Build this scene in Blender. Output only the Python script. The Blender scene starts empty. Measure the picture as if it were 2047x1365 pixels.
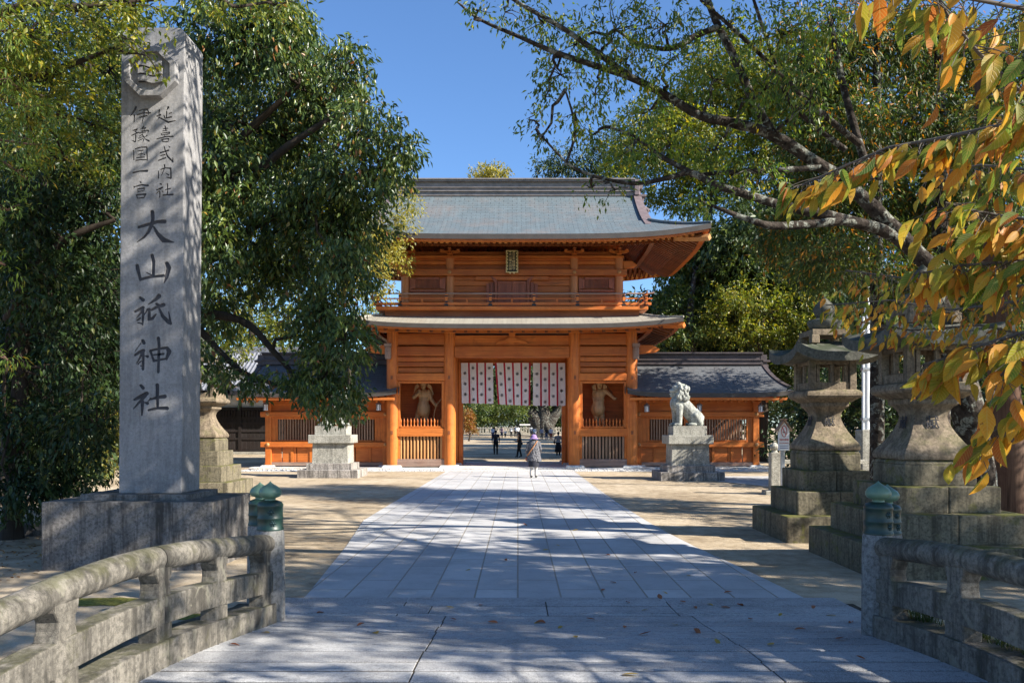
import bpy, bmesh, math, random
import numpy as np
from mathutils import Vector, Matrix
R = math.radians
SC = bpy.context.scene
COL = SC.collection
# ---------------------------------------------------------------- camera
F, CX, CY, H = 1600.0, 1035.0, 853.0, 1.9          # focal length and horizon in photo pixels, eye height in metres
cam = bpy.data.cameras.new('camera'); camo = bpy.data.objects.new('camera', cam); COL.objects.link(camo)
camo.location = (0, 0, H); camo.rotation_euler = (R(90), 0, 0)
cam.sensor_width = 36; cam.lens = F / 2047 * 36
cam.shift_x = -(CX - 1023.5) / 2047; cam.shift_y = (CY - 682.5) / 2047
cam.clip_start = .1; cam.clip_end = 2000
SC.camera = camo
# ---------------------------------------------------------------- sky, sun, exposure
SUN_EL, SUN_AZ = 33.0, 21.0                         # sun to the right, a little behind the camera
wd = bpy.data.worlds.new('World'); SC.world = wd; wd.use_nodes = True
nt = wd.node_tree; nt.nodes.clear()
sky = nt.nodes.new('ShaderNodeTexSky'); sky.sky_type = 'NISHITA'; sky.sun_disc = False
sky.sun_elevation = R(SUN_EL); sky.sun_rotation = R(90 + SUN_AZ); sky.air_density = 1.0; sky.dust_density = .4; sky.ozone_density = 3.2
bg = nt.nodes.new('ShaderNodeBackground'); bg.inputs[1].default_value = .07
wo = nt.nodes.new('ShaderNodeOutputWorld')
tint = nt.nodes.new('ShaderNodeMix'); tint.data_type = 'RGBA'; tint.blend_type = 'MULTIPLY'; tint.inputs[0].default_value = 1; tint.inputs[7].default_value = (.84, 1.05, 1.28, 1)
nt.links.new(sky.outputs[0], tint.inputs[6]); nt.links.new(tint.outputs[2], bg.inputs[0]); nt.links.new(bg.outputs[0], wo.inputs[0])
sl = bpy.data.lights.new('sun', 'SUN'); sl.energy = 5.0; sl.angle = R(.53); sl.color = (1, .93, .82)
so = bpy.data.objects.new('sun', sl); COL.objects.link(so)
ce = math.cos(R(SUN_EL))
SV = Vector((ce * math.cos(R(SUN_AZ)), -ce * math.sin(R(SUN_AZ)), math.sin(R(SUN_EL))))
so.rotation_euler = SV.to_track_quat('Z', 'Y').to_euler(); so.location = SV * 60
SC.view_settings.view_transform = 'Standard'; SC.view_settings.look = 'None'
SC.view_settings.exposure = 1.35; SC.view_settings.gamma = 1
cy = SC.cycles
cy.max_bounces = 7; cy.diffuse_bounces = 4; cy.glossy_bounces = 2; cy.transmission_bounces = 4; cy.transparent_max_bounces = 6
cy.use_denoising = True

def P(px, py, Y): return Vector(((px - CX) / F * Y, Y, H + (CY - py) / F * Y))
def GP(px, py): Y = H * F / (py - CY); return Vector(((px - CX) / F * Y, Y, 0))
def lerp(a, b, t): return a + (b - a) * t
def interp(x, xs, ys): return float(np.interp(x, xs, ys))
def gz(y): return interp(y, [0, 75, 112, 132, 160, 400], [0, 0, .18, .62, .9, 2.0])

# ---------------------------------------------------------------- mesh builder
class MB:
    def __init__(s): s.v = []; s.f = []; s.m = []
    def add(s, vs, fs, mi=0):
        b = len(s.v); s.v += [tuple(v) for v in vs]
        for f in fs: s.f.append(tuple(b + i for i in f)); s.m.append(mi)
    def box(s, x0, x1, y0, y1, z0, z1, mi=0):
        if x0 > x1: x0, x1 = x1, x0
        if y0 > y1: y0, y1 = y1, y0
        s.add([(x0,y0,z0),(x1,y0,z0),(x1,y1,z0),(x0,y1,z0),(x0,y0,z1),(x1,y0,z1),(x1,y1,z1),(x0,y1,z1)],
              [(0,3,2,1),(4,5,6,7),(0,1,5,4),(1,2,6,5),(2,3,7,6),(3,0,4,7)], mi); return s
    def tbox(s, cx, cy, z0, z1, a0, b0, a1, b1, mi=0):
        s.add([(cx-a0,cy-b0,z0),(cx+a0,cy-b0,z0),(cx+a0,cy+b0,z0),(cx-a0,cy+b0,z0),(cx-a1,cy-b1,z1),(cx+a1,cy-b1,z1),(cx+a1,cy+b1,z1),(cx-a1,cy+b1,z1)],
              [(0,3,2,1),(4,5,6,7),(0,1,5,4),(1,2,6,5),(2,3,7,6),(3,0,4,7)], mi); return s
    def tube(s, pts, rad, seg=8, mi=0, cap=True):
        pts = [Vector(p) for p in pts]; n = len(pts)
        if not hasattr(rad, '__len__'): rad = [rad] * n
        vs = []; fs = []; u = None
        for i, p in enumerate(pts):
            t = (pts[min(i+1, n-1)] - pts[max(i-1, 0)]).normalized()
            if u is None:
                u = t.cross(Vector((0, 0, 1)))
                if u.length < .05: u = Vector((1, 0, 0))
            u = (u - t * u.dot(t)).normalized(); w = t.cross(u)
            for k in range(seg):
                a = 2*math.pi*k/seg; vs.append(p + (u*math.cos(a) + w*math.sin(a)) * rad[i])
        for i in range(n-1):
            for k in range(seg):
                a = i*seg+k; b = i*seg+(k+1) % seg; fs.append((a, b, b+seg, a+seg))
        if cap: fs.append(tuple(range(seg-1, -1, -1))); fs.append(tuple((n-1)*seg+k for k in range(seg)))
        s.add(vs, fs, mi); return s
    def lathe(s, prof, seg=20, c=(0,0,0), mi=0, sq=False):
        off = math.pi/4 if sq else 0
        if sq: seg = 4
        k2 = math.sqrt(2) if sq else 1
        vs = []; fs = []
        for r, z in prof:
            for k in range(seg):
                a = 2*math.pi*k/seg+off; vs.append((c[0]+r*k2*math.cos(a), c[1]+r*k2*math.sin(a), c[2]+z))
        n = len(prof)
        for i in range(n-1):
            for k in range(seg):
                a = i*seg+k; b = i*seg+(k+1) % seg; fs.append((a, b, b+seg, a+seg))
        fs.append(tuple(range(seg-1, -1, -1))); fs.append(tuple((n-1)*seg+k for k in range(seg)))
        s.add(vs, fs, mi); return s
    def prism(s, poly, y0, y1, mi=0, axis='y'):
        n = len(poly)
        if axis == 'y': vs = [(x, y0, z) for x, z in poly] + [(x, y1, z) for x, z in poly]
        elif axis == 'x': vs = [(y0, x, z) for x, z in poly] + [(y1, x, z) for x, z in poly]
        else: vs = [(x, z, y0) for x, z in poly] + [(x, z, y1) for x, z in poly]
        fs = [tuple(range(n)), tuple(range(2*n-1, n-1, -1))] + [(i, i+n, (i+1) % n+n, (i+1) % n) for i in range(n)]
        s.add(vs, fs, mi); return s
    def ell(s, c, r, su=14, sv=9, mi=0):
        vs = [(c[0], c[1], c[2]-r[2])]; fs = []
        for j in range(1, sv):
            p = -math.pi/2+math.pi*j/sv
            for i in range(su):
                a = 2*math.pi*i/su; vs.append((c[0]+r[0]*math.cos(p)*math.cos(a), c[1]+r[1]*math.cos(p)*math.sin(a), c[2]+r[2]*math.sin(p)))
        vs.append((c[0], c[1], c[2]+r[2])); L = len(vs)-1
        for i in range(su):
            fs.append((0, 1+(i+1) % su, 1+i)); fs.append((L, L-su+i, L-su+(i+1) % su))
        for j in range(sv-2):
            for i in range(su):
                a = 1+j*su+i; b = 1+j*su+(i+1) % su; fs.append((a, b, b+su, a+su))
        s.add(vs, fs, mi); return s
    def cap(s, p0, p1, r0, r1):
        s.ell(p0, (r0,)*3); s.ell(p1, (r1,)*3); s.tube([p0, p1], [r0, r1], 14); return s
    def grid(s, fn, nu, nv, mi=0):
        vs = [fn(i/nu, j/nv) for j in range(nv+1) for i in range(nu+1)]
        s.add(vs, [(j*(nu+1)+i, j*(nu+1)+i+1, (j+1)*(nu+1)+i+1, (j+1)*(nu+1)+i) for j in range(nv) for i in range(nu)], mi); return s
    def mesh(s, name, mats, smooth=None, bevel=0, seg=1, off=None, fix=True):
        me = bpy.data.meshes.new(name)
        vs = s.v if off is None else [(v[0]-off[0], v[1]-off[1], v[2]-off[2]) for v in s.v]
        me.from_pydata(vs, [], s.f)
        if not isinstance(mats, (list, tuple)): mats = [mats]
        for m in mats: me.materials.append(m)
        me.polygons.foreach_set('material_index', s.m)
        bm = bmesh.new(); bm.from_mesh(me)
        if fix: bmesh.ops.recalc_face_normals(bm, faces=bm.faces)
        if bevel:
            es = [e for e in bm.edges if len(e.link_faces) == 2 and e.calc_face_angle(0) > R(35)]
            bmesh.ops.bevel(bm, geom=es, offset=bevel, segments=seg, profile=.6, affect='EDGES', clamp_overlap=True)
        bm.to_mesh(me); bm.free()
        if smooth:
            me.polygons.foreach_set('use_smooth', [True]*len(me.polygons)); me.set_sharp_from_angle(angle=R(smooth))
        me.update(); return me
    def build(s, name, mats, parent=None, **k): return obj(name, s.mesh(name, mats, **k), parent)
def obj(name, me, parent=None):
    o = bpy.data.objects.new(name, me); COL.objects.link(o)
    if parent: o.parent = parent
    return o
def tag(o, label=None, cat=None, group=None, kind=None):
    for k, v in (('label', label), ('category', cat), ('group', group), ('kind', kind)):
        if v: o[k] = v
    return o
def thing(name, label, cat, loc=(0, 0, 0), rz=0, group=None):
    o = bpy.data.objects.new(name, None); COL.objects.link(o); o.location = loc; o.rotation_euler = (0, 0, rz); o.empty_display_size = .3
    return tag(o, label, cat, group)
def struct(name, mb, mats, **k): return tag(mb.build(name, mats, **k), kind='structure')
def copy_tree(o, parent=None):
    c = o.copy(); COL.objects.link(c); c.parent = parent
    for ch in o.children: copy_tree(ch, c)
    return c
def evalmesh(o, name):
    dg = bpy.context.evaluated_depsgraph_get(); dg.update()
    return bpy.data.meshes.new_from_object(o.evaluated_get(dg))
def remesh(mb, name, mats, voxel, smooth=3, rule=None):
    me = mb.mesh(name, mats); o = obj('tmp', me)
    m = o.modifiers.new('r', 'REMESH'); m.mode = 'VOXEL'; m.voxel_size = voxel
    if smooth: m2 = o.modifiers.new('s', 'SMOOTH'); m2.factor = .5; m2.iterations = smooth
    me2 = evalmesh(o, name); bpy.data.objects.remove(o); me2.name = name
    me2.materials.clear()
    for q in (mats if isinstance(mats, (list, tuple)) else [mats]): me2.materials.append(q)
    me2.polygons.foreach_set('use_smooth', [True]*len(me2.polygons))
    me2.polygons.foreach_set('material_index', [rule(p.center) for p in me2.polygons] if rule else [0]*len(me2.polygons))
    me2.update(); return me2
def textmesh(body, size, mat, extrude=.002, name='lettering', vertical=False):
    cu = bpy.data.curves.new(name, 'FONT'); cu.size = size; cu.extrude = extrude; cu.align_x = 'CENTER'; cu.align_y = 'CENTER'; cu.resolution_u = 2
    cu.body = '\n'.join(body) if vertical else body
    o = obj('tmp', cu); me = evalmesh(o, name); bpy.data.objects.remove(o); bpy.data.curves.remove(cu)
    me.materials.clear(); me.materials.append(mat); return me

# ---------------------------------------------------------------- materials
class NT:
    def __init__(s, name):
        s.mat = bpy.data.materials.new(name); s.mat.use_nodes = True; s.t = s.mat.node_tree; s.t.nodes.clear()
        s.out = s.n('ShaderNodeOutputMaterial'); s.b = s.n('ShaderNodeBsdfPrincipled'); s.l(s.b.outputs[0], s.out.inputs[0])
        s.tc = s.n('ShaderNodeTexCoord')
    def n(s, t): return s.t.nodes.new(t)
    def l(s, a, b): s.t.links.new(a, b)
    def mp(s, sc=(1, 1, 1), rot=(0, 0, 0), src='Object'):
        m = s.n('ShaderNodeMapping'); m.inputs['Scale'].default_value = sc; m.inputs['Rotation'].default_value = rot; s.l(s.tc.outputs[src], m.inputs[0]); return m.outputs[0]
    def noise(s, scale, detail=4, rough=.55, vec=None, dist=0):
        x = s.n('ShaderNodeTexNoise'); x.inputs['Scale'].default_value = scale; x.inputs['Detail'].default_value = detail; x.inputs['Roughness'].default_value = rough; x.inputs['Distortion'].default_value = dist
        s.l(vec if vec is not None else s.mp(), x.inputs['Vector']); return x.outputs['Fac']
    def ramp(s, fac, stops, interp='LINEAR'):
        r = s.n('ShaderNodeValToRGB'); e = r.color_ramp.elements; r.color_ramp.interpolation = interp
        while len(e) < len(stops): e.new(.5)
        for i, (p, c) in enumerate(stops):
            e[i].position = p; e[i].color = (*c, 1) if len(c) == 3 else c
        s.l(fac, r.inputs[0]); return r.outputs[0]
    def mix(s, a, b, fac, mode='MIX'):
        m = s.n('ShaderNodeMix'); m.data_type = 'RGBA'; m.blend_type = mode
        for k, v in ((6, a), (7, b), (0, fac)):
            if isinstance(v, (int, float)): m.inputs[k].default_value = v
            elif isinstance(v, tuple): m.inputs[k].default_value = (*v, 1)
            else: s.l(v, m.inputs[k])
        return m.outputs[2]
    def math(s, op, a, b=None):
        m = s.n('ShaderNodeMath'); m.operation = op
        for i, v in enumerate((a, b)):
            if v is None: continue
            if isinstance(v, (int, float)): m.inputs[i].default_value = v
            else: s.l(v, m.inputs[i])
        return m.outputs[0]
    def bump(s, h, dist=.01, strength=.5):
        b = s.n('ShaderNodeBump'); b.inputs['Distance'].default_value = dist; b.inputs['Strength'].default_value = strength; s.l(h, b.inputs['Height']); s.l(b.outputs[0], s.b.inputs['Normal'])
    def col(s, c):
        if isinstance(c, tuple): s.b.inputs['Base Color'].default_value = (*c, 1)
        else: s.l(c, s.b.inputs['Base Color'])
        return s
    def rough(s, r, spec=.5): s.b.inputs['Roughness'].default_value = r; s.b.inputs['Specular IOR Level'].default_value = spec; return s
def g(v, s=1): return (v*s, v*s, v*s)
def mul(c, k): return tuple(x*k for x in c)

def m_stone(name, base, streak=.5, moss=0., grain=.75, speck=.3, lichen=.3, rough=.85, bump=.004, mosscol=(.10, .12, .02)):
    n = NT(name); big = n.noise(1.3, 5); med = n.noise(7, 6, .65)
    c = n.ramp(n.math('ADD', n.math('MULTIPLY', big, .5), n.math('MULTIPLY', med, .5)), [(.36, mul(base, .45)), (.48, mul(base, .9)), (.56, mul(base, 1.1)), (.66, mul(base, 1.4))])
    sp = n.noise(190, 2, .6); c = n.mix(c, n.ramp(sp, [(.36, mul(base, .45)), (.46, base), (.58, base), (.68, mul(base, 1.5))]), speck)
    c = n.mix(c, n.mix(c, n.ramp(n.noise(26, 5, .7), [(.38, g(.45)), (.5, g(1)), (.62, g(1.35))]), 1.0, 'MULTIPLY'), grain)
    if streak:
        st = n.noise(1.0, 5, .7, n.mp((7, 7, .55)))
        c = n.mix(c, mul(base, .24), n.math('MULTIPLY', n.ramp(st, [(.46, g(0)), (.62, g(1))]), streak))
    if lichen:
        li = n.noise(5.5, 3, .5, dist=.6); c = n.mix(c, (base[0]*1.35, base[1]*1.4, base[2]*1.3), n.math('MULTIPLY', n.ramp(li, [(.62, g(0)), (.66, g(1))]), lichen))
    if moss:
        ge = n.n('ShaderNodeNewGeometry'); sx = n.n('ShaderNodeSeparateXYZ'); n.l(ge.outputs['Normal'], sx.inputs[0])
        mo = n.noise(3.2, 6, .7); mm = n.math('ADD', mo, n.math('MULTIPLY', sx.outputs[2], .16))
        c = n.mix(c, n.mix(mosscol, mul(mosscol, .35), n.noise(40, 3)), n.math('MULTIPLY', n.ramp(mm, [(.56, g(0)), (.70, g(1))]), moss))
    n.col(c).rough(rough, .3); n.bump(n.math('ADD', n.math('MULTIPLY', sp, .35), med), bump*2.2, .8)
    return n.mat
def m_wood(name, base, axis='x', rough=.5, var=1.0, dark=.45, spec=.35):
    n = NT(name); st = {'x': (.25, 5, 5), 'y': (5, .25, 5), 'z': (5, 5, .25)}[axis]
    g1 = n.noise(3.0, 6, .65, n.mp(st), .4); g2 = n.noise(14, 3, .6, n.mp(st)); bl = n.noise(.9, 3)
    c = n.ramp(g1, [(.3, mul(base, dark)), (.48, mul(base, .9)), (.6, base), (.75, (base[0]*1.25, base[1]*1.35, base[2]*1.5))])
    c = n.mix(c, (base[0]*.35, base[1]*.3, base[2]*.35), n.math('MULTIPLY', n.ramp(n.noise(1.7, 6, .7, n.mp((1, 1, 1)), .5), [(.52, g(0)), (.72, g(1))]), .55*var))
    c = n.mix(c, mul(base, .6), n.math('MULTIPLY', n.ramp(g2, [(.48, g(0)), (.7, g(1))]), .55*var))
    c = n.mix(c, (base[0]*.7, base[1]*.52, base[2]*.45), n.math('MULTIPLY', n.ramp(bl, [(.45, g(0)), (.65, g(1))]), .6*var))
    ge = n.n('ShaderNodeNewGeometry'); c = n.mix(c, n.mix(c, n.ramp(ge.outputs['Random Per Island'], [(0, (.62, .58, .6)), (.5, (1, 1, 1)), (1, (1.18, 1.22, 1.3))]), 1.0, 'MULTIPLY'), .8*min(1, var))
    n.col(c).rough(rough, spec); n.bump(g2, .006, .35); return n.mat
def m_leaf(name, stops, rough=.4, trans=.35, spec=.5, spots=None):
    n = NT(name); ge = n.n('ShaderNodeNewGeometry')
    c = n.ramp(ge.outputs['Random Per Island'], stops)
    if spots: c = n.mix(c, spots, n.ramp(n.noise(55, 4, .6), [(.62, g(0)), (.7, g(.85))]))
    c = n.mix(c, n.mix(c, (1.35, 1.25, .9), 1.0, 'MULTIPLY'), n.ramp(n.noise(1.4, 3), [(.45, g(0)), (.62, g(1))])); c = n.mix(c, n.mix(c, (.55, .62, .6), 1.0, 'MULTIPLY'), n.ramp(n.noise(1.1, 3, .5, n.mp((1.1, 1.2, 1.3), (.4, .9, .2))), [(.5, g(0)), (.66, g(1))]))
    n.col(c).rough(rough, spec)
    tr = n.n('ShaderNodeBsdfTranslucent'); hs = n.n('ShaderNodeHueSaturation'); hs.inputs['Saturation'].default_value = 1.1; hs.inputs['Value'].default_value = 1.9; hs.inputs['Hue'].default_value = .485
    n.l(c, hs.inputs['Color']); n.l(hs.outputs[0], tr.inputs[0])
    ms = n.n('ShaderNodeMixShader'); ms.inputs[0].default_value = trans; n.l(n.b.outputs[0], ms.inputs[1]); n.l(tr.outputs[0], ms.inputs[2]); n.l(ms.outputs[0], n.out.inputs[0])
    return n.mat
def m_plain(name, c, rough=.6, metal=0, spec=.4, var=.25, scale=12, bump=0):
    n = NT(name); f = n.noise(scale, 4); n.col(n.ramp(f, [(.3, mul(c, 1-var)), (.7, mul(c, 1+var*.6))])).rough(rough, spec); n.b.inputs['Metallic'].default_value = metal
    if bump: n.bump(f, bump, .6)
    return n.mat
def m_roof(name, base, rust, sx=1.0, colw=.42, rowh=.16):
    n = NT(name); b = n.n('ShaderNodeTexBrick'); n.l(n.mp(), b.inputs['Vector'])
    b.inputs['Scale'].default_value = 1; b.inputs['Brick Width'].default_value = colw; b.inputs['Row Height'].default_value = rowh; b.inputs['Mortar Size'].default_value = .012; b.inputs['Mortar Smooth'].default_value = .4
    b.inputs['Color1'].default_value = (*base, 1); b.inputs['Color2'].default_value = (*mul(base, .86), 1); b.inputs['Mortar'].default_value = (*mul(base, .45), 1); b.offset = .5
    nz = n.noise(.7, 5, .65); st = n.noise(1.6, 4, .6, n.mp((3, .35, .35)))
    c = n.mix(b.outputs['Color'], rust, n.math('MULTIPLY', n.ramp(nz, [(.46, g(0)), (.72, g(1))]), .35))
    c = n.mix(c, (base[0]*1.25, base[1]*1.3, base[2]*1.3), n.math('MULTIPLY', n.ramp(st, [(.5, g(0)), (.75, g(1))]), .45))
    n.col(c).rough(.55, .4); n.bump(n.math('SUBTRACT', 1.0, b.outputs['Fac']), .02, .8); return n.mat
MT = {}
MT['granite'] = m_stone('granite', (.27, .265, .265), streak=.3, speck=.6, lichen=.15, grain=.3)
MT['granite_letter'] = m_stone('granite_letter', (.055, .055, .062), grain=0, streak=0, speck=.2, lichen=0)
MT['base_stone'] = m_stone('base_stone', (.19, .175, .16), streak=.95, moss=.45, speck=.45, lichen=.15, mosscol=(.05, .05, .025))
MT['rail_stone'] = m_stone('rail_stone', (.17, .155, .13), streak=.85, moss=.6, speck=.45, lichen=.5, bump=.006, mosscol=(.085, .085, .03))
MT['post_stone'] = m_stone('post_stone', (.22, .215, .205), streak=.35, moss=.2, speck=.6, lichen=.3)
MT['lantern_stone'] = m_stone('lantern_stone', (.23, .18, .125), streak=.6, moss=.35, speck=.35, lichen=.3)
MT['moss_stone'] = m_stone('moss_stone', (.18, .155, .105), streak=.7, moss=.95, speck=.3, lichen=.3, mosscol=(.17, .17, .03))
MT['lantern_roof'] = m_stone('lantern_roof', (.12, .12, .10), streak=.3, moss=.95, speck=.3, lichen=.2, mosscol=(.05, .065, .035))
MT['pale_stone'] = m_stone('pale_stone', (.36, .345, .295), streak=.4, speck=.3, lichen=.15)
MT['white_stone'] = m_stone('white_stone', (.60, .60, .57), streak=.3, speck=.2, lichen=.1)
MT['grey_base'] = m_stone('grey_base', (.34, .31, .28), streak=.9, speck=.4, lichen=.2)
MT['komainu'] = m_stone('komainu', (.38, .39, .35), streak=.55, moss=.25, speck=.15, lichen=.25, mosscol=(.18, .24, .13))
WB = (.55, .158, .027)
MT['wx'] = m_wood('wood_beam', WB, 'x'); MT['wy'] = m_wood('wood_depth', WB, 'y'); MT['wz'] = m_wood('wood_upright', WB, 'z')
MT['wxd'] = m_wood('wood_board', (.53, .15, .029), 'x'); MT['wzr'] = m_wood('wood_red', (.36, .11, .05), 'z', var=.5)
MT['wdark'] = m_wood('wood_dark', (.26, .095, .035), 'x'); MT['wbase_shade'] = m_wood('wood_rafter_shaded', (.20, .058, .013), 'y'); MT['wcol'] = m_wood('wood_pale_column', (.58, .22, .075), 'z', var=.6); MT['groove'] = m_plain('dark_groove', (.03, .03, .032), .9)  # base rafter wood is darkened, eave shade put into its colour
MT['wend'] = m_wood('wood_rafter', (.66, .30, .09), 'y'); MT['wsoff_shade'] = m_wood('wood_soffit_shaded', (.15, .045, .012), 'y')  # soffit wood darkened to paint in the deep shade between rafters
MT['wgold'] = m_wood('wood_pale', (.50, .25, .09), 'z', var=.6)
MT['wgray'] = m_wood('wood_weathered', (.33, .21, .13), 'z', var=.7)
MT['wgreyx'] = m_wood('wood_grey_beam', (.30, .20, .15), 'x', var=.7)
MT['black_board'] = m_wood('black_board', (.030, .024, .022), 'z')
MT['copper'] = m_roof('copper_roof', (.118, .148, .162), (.24, .16, .12))
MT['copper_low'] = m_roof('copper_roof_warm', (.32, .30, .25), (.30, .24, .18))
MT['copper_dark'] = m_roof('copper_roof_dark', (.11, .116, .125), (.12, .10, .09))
MT['eave'] = m_plain('eave_copper', (.06, .05, .042), .55, .0, .4, .2, 3)
MT['ridge'] = m_plain('ridge_copper', (.19, .165, .15), .5, 0, .4, .3, 4)
MT['ridge_dark'] = m_plain('ridge_copper_dark', (.075, .06, .062), .5, 0, .4, .3, 4)
MT['verge'] = m_plain('verge_copper', (.15, .115, .115), .5, 0, .4, .3, 4)
MT['bronze'] = m_plain('bronze_green', (.012, .036, .028), .42, .0, .5, .5, 6)
MT['bronze_cap'] = m_plain('bronze_pale', (.12, .21, .145), .4, .0, .5, .35, 5)
MT['bronze_dark'] = m_plain('bronze_dark', (.02, .05, .05), .4, .3, .5, .3, 9)
MT['black'] = m_plain('black_metal', (.02, .02, .022), .45, .3, .5, .2)
MT['plaster'] = m_plain('plaster', (.72, .72, .72), .8, 0, .2, .06, 2)
MT['white_paint'] = m_plain('white_paint', (.74, .76, .78), .4, 0, .5, .08, 3)
MT['cloth'] = m_plain('white_cloth', (.72, .70, .70), .85, 0, .2, .05, 3)
MT['red_cloth'] = m_plain('red_cloth', (.42, .03, .055), .85, 0, .2, .1)
MT['ink'] = m_plain('black_ink', (.035, .035, .04), .8, 0, .2, .1)
MT['gold'] = m_plain('gold_leaf', (.90, .72, .36), .4, .15, .5, .15)
MT['grey_metal'] = m_plain('grey_metal', (.33, .35, .38), .4, .6, .5, .15)
def m_bark(name):
    n = NT(name); a = n.noise(9, 5, .65); b = n.noise(30, 4, .7)
    c = n.ramp(a, [(.35, (.018, .014, .012)), (.55, (.055, .045, .038)), (.72, (.095, .08, .068))])
    li = n.ramp(n.noise(6.5, 5, .6, dist=.8), [(.53, g(0)), (.58, g(1))]); c = n.mix(c, n.mix((.16, .17, .145), (.30, .31, .27), b), n.math('MULTIPLY', li, n.ramp(b, [(.4, g(.2)), (.55, g(1))])))
    n.col(c).rough(.95, .1); n.bump(n.math('ADD', n.math('MULTIPLY', b, .6), n.math('MULTIPLY', a, 1.2)), .03, 1.0); return n.mat
MT['bark'] = m_bark('bark_lichen')
MT['bark_red'] = m_wood('bark_red', (.12, .075, .052), 'z', .9, 1, .3, .1)
MT['bark_dark'] = m_wood('bark_dark', (.055, .043, .033), 'z', .9, .5, .4, .1)
MT['twig'] = m_plain('twig_bark', (.10, .085, .07), .85, 0, .2, .3, 30)
MT['sign_red'] = m_plain('sign_red', (.55, .05, .04), .5); MT['sign_blue'] = m_plain('sign_blue', (.10, .12, .30), .5)
# ================================================================ ground, paving, bridge
def m_sand():
    n = NT('sandy_ground'); a = n.noise(.35, 5, .6); b = n.noise(3.5, 6, .7); p = n.noise(60, 3, .6)
    c = n.ramp(n.math('ADD', n.math('MULTIPLY', a, .5), n.math('MULTIPLY', b, .5)), [(.38, (.22, .165, .105)), (.49, (.39, .31, .21)), (.6, (.52, .43, .31))])
    c = n.mix(c, (.16, .12, .085), n.math('MULTIPLY', n.ramp(p, [(.58, g(0)), (.66, g(1))]), .55))
    c = n.mix(c, (.5, .45, .38), n.math('MULTIPLY', n.ramp(n.noise(110, 2), [(.62, g(0)), (.7, g(1))]), .6))
    n.col(c).rough(.95, .15); n.bump(n.math('ADD', p, n.math('MULTIPLY', b, 2.0)), .02, .8); return n.mat
def m_pave():
    n = NT('granite_paving'); b = n.n('ShaderNodeTexBrick'); n.l(n.mp(rot=(0, 0, R(90))), b.inputs['Vector'])
    b.inputs['Scale'].default_value = 1; b.inputs['Brick Width'].default_value = 1.55; b.inputs['Row Height'].default_value = .48; b.inputs['Mortar Size'].default_value = .012; b.inputs['Mortar Smooth'].default_value = .3; b.offset = .37
    b.inputs['Color1'].default_value = (.38, .375, .38, 1); b.inputs['Color2'].default_value = (.53, .525, .52, 1); b.inputs['Mortar'].default_value = (.22, .18, .12, 1)
    c = n.mix(b.outputs['Color'], (.27, .265, .26), n.math('MULTIPLY', n.ramp(n.noise(1.1, 6, .7), [(.45, g(0)), (.66, g(1))]), .75))
    sp = n.noise(150, 2, .6); c = n.mix(c, n.ramp(sp, [(.35, g(.2)), (.5, g(.43)), (.7, g(.62))]), .3)
    n.col(c).rough(.75, .3); n.bump(n.math('ADD', n.math('MULTIPLY', sp, .25), n.math('MULTIPLY', n.math('SUBTRACT', 1.0, b.outputs['Fac']), .8)), .008, .8); return n.mat
MT['sand'] = m_sand(); MT['pave'] = m_pave()
def m_deck():
    n = NT('deck_slab'); ge = n.n('ShaderNodeNewGeometry')
    c = n.ramp(ge.outputs['Random Per Island'], [(0, (.30, .30, .305)), (.5, (.39, .39, .395)), (1, (.47, .47, .465))])
    c = n.mix(c, (.13, .125, .12), n.math('MULTIPLY', n.ramp(n.noise(1.5, 6, .7), [(.44, g(0)), (.64, g(1))]), .7)); c = n.mix(c, n.mix(c, (.5, .5, .5), 1.0, 'MULTIPLY'), n.math('MULTIPLY', n.ramp(n.noise(24, 5, .75), [(.48, g(0)), (.6, g(1))]), .7))
    sp = n.noise(130, 2, .6); c = n.mix(c, n.ramp(sp, [(.36, g(.10)), (.48, g(.38)), (.68, g(.66))]), .45)
    n.col(c).rough(.75, .3); n.bump(n.math('ADD', sp, n.noise(14, 4)), .007, .8); return n.mat
MT['deck'] = m_deck()
MT['mossy'] = m_plain('moss', (.20, .19, .045), .95, 0, .1, .6, 30, .02)
MT['pebble'] = m_plain('white_pebbles', (.55, .54, .52), .8, 0, .2, .5, 30, .03)
MT['joint'] = m_plain('joint_dirt', (.075, .062, .046), .95, 0, .1, .5, 20)
mb = MB(); ys = [-30, -5, 0, 10, 30, 60, 75, 90, 112, 122, 132, 145, 160, 250, 600]
def gf(u, v): y = interp(v, [i/(len(ys)-1) for i in range(len(ys))], ys); return (lerp(-400, 400, u), y, gz(y))
mb.grid(gf, 8, len(ys)-1); struct('ground', mb, MT['sand'])
# paved approach
Lp = [(-2.42, 7.9), (-2.37, 8.97), (-2.72, 12.7), (-3.12, 16.2), (-3.12, 20), (-3.08, 25), (-3.04, 33.9)]
Rp = [(3.22, 7.9), (3.14, 9.3), (2.98, 11), (2.72, 13.4), (2.5, 18), (2.44, 25), (2.42, 33.9)]
yl = [7.9, 8.97, 10.5, 12.7, 14.5, 16.2, 20, 25, 33.9]
lx = lambda y: interp(y, [p[1] for p in Lp], [p[0] for p in Lp]); rx = lambda y: interp(y, [p[1] for p in Rp], [p[0] for p in Rp])
mb = MB(); mb.grid(lambda u, v: (lerp(lx(interp(v, [i/8 for i in range(9)], yl)), rx(interp(v, [i/8 for i in range(9)], yl)), u), interp(v, [i/8 for i in range(9)], yl), .012), 6, 8)
struct('stone_path', mb, MT['pave'])
mb = MB(); mb.box(-11.9, 11.6, 33.9, 35.35, .002, .03); struct('gravel_strip', mb, MT['pebble'])
rnd = random.Random(3); mb = MB()
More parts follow.
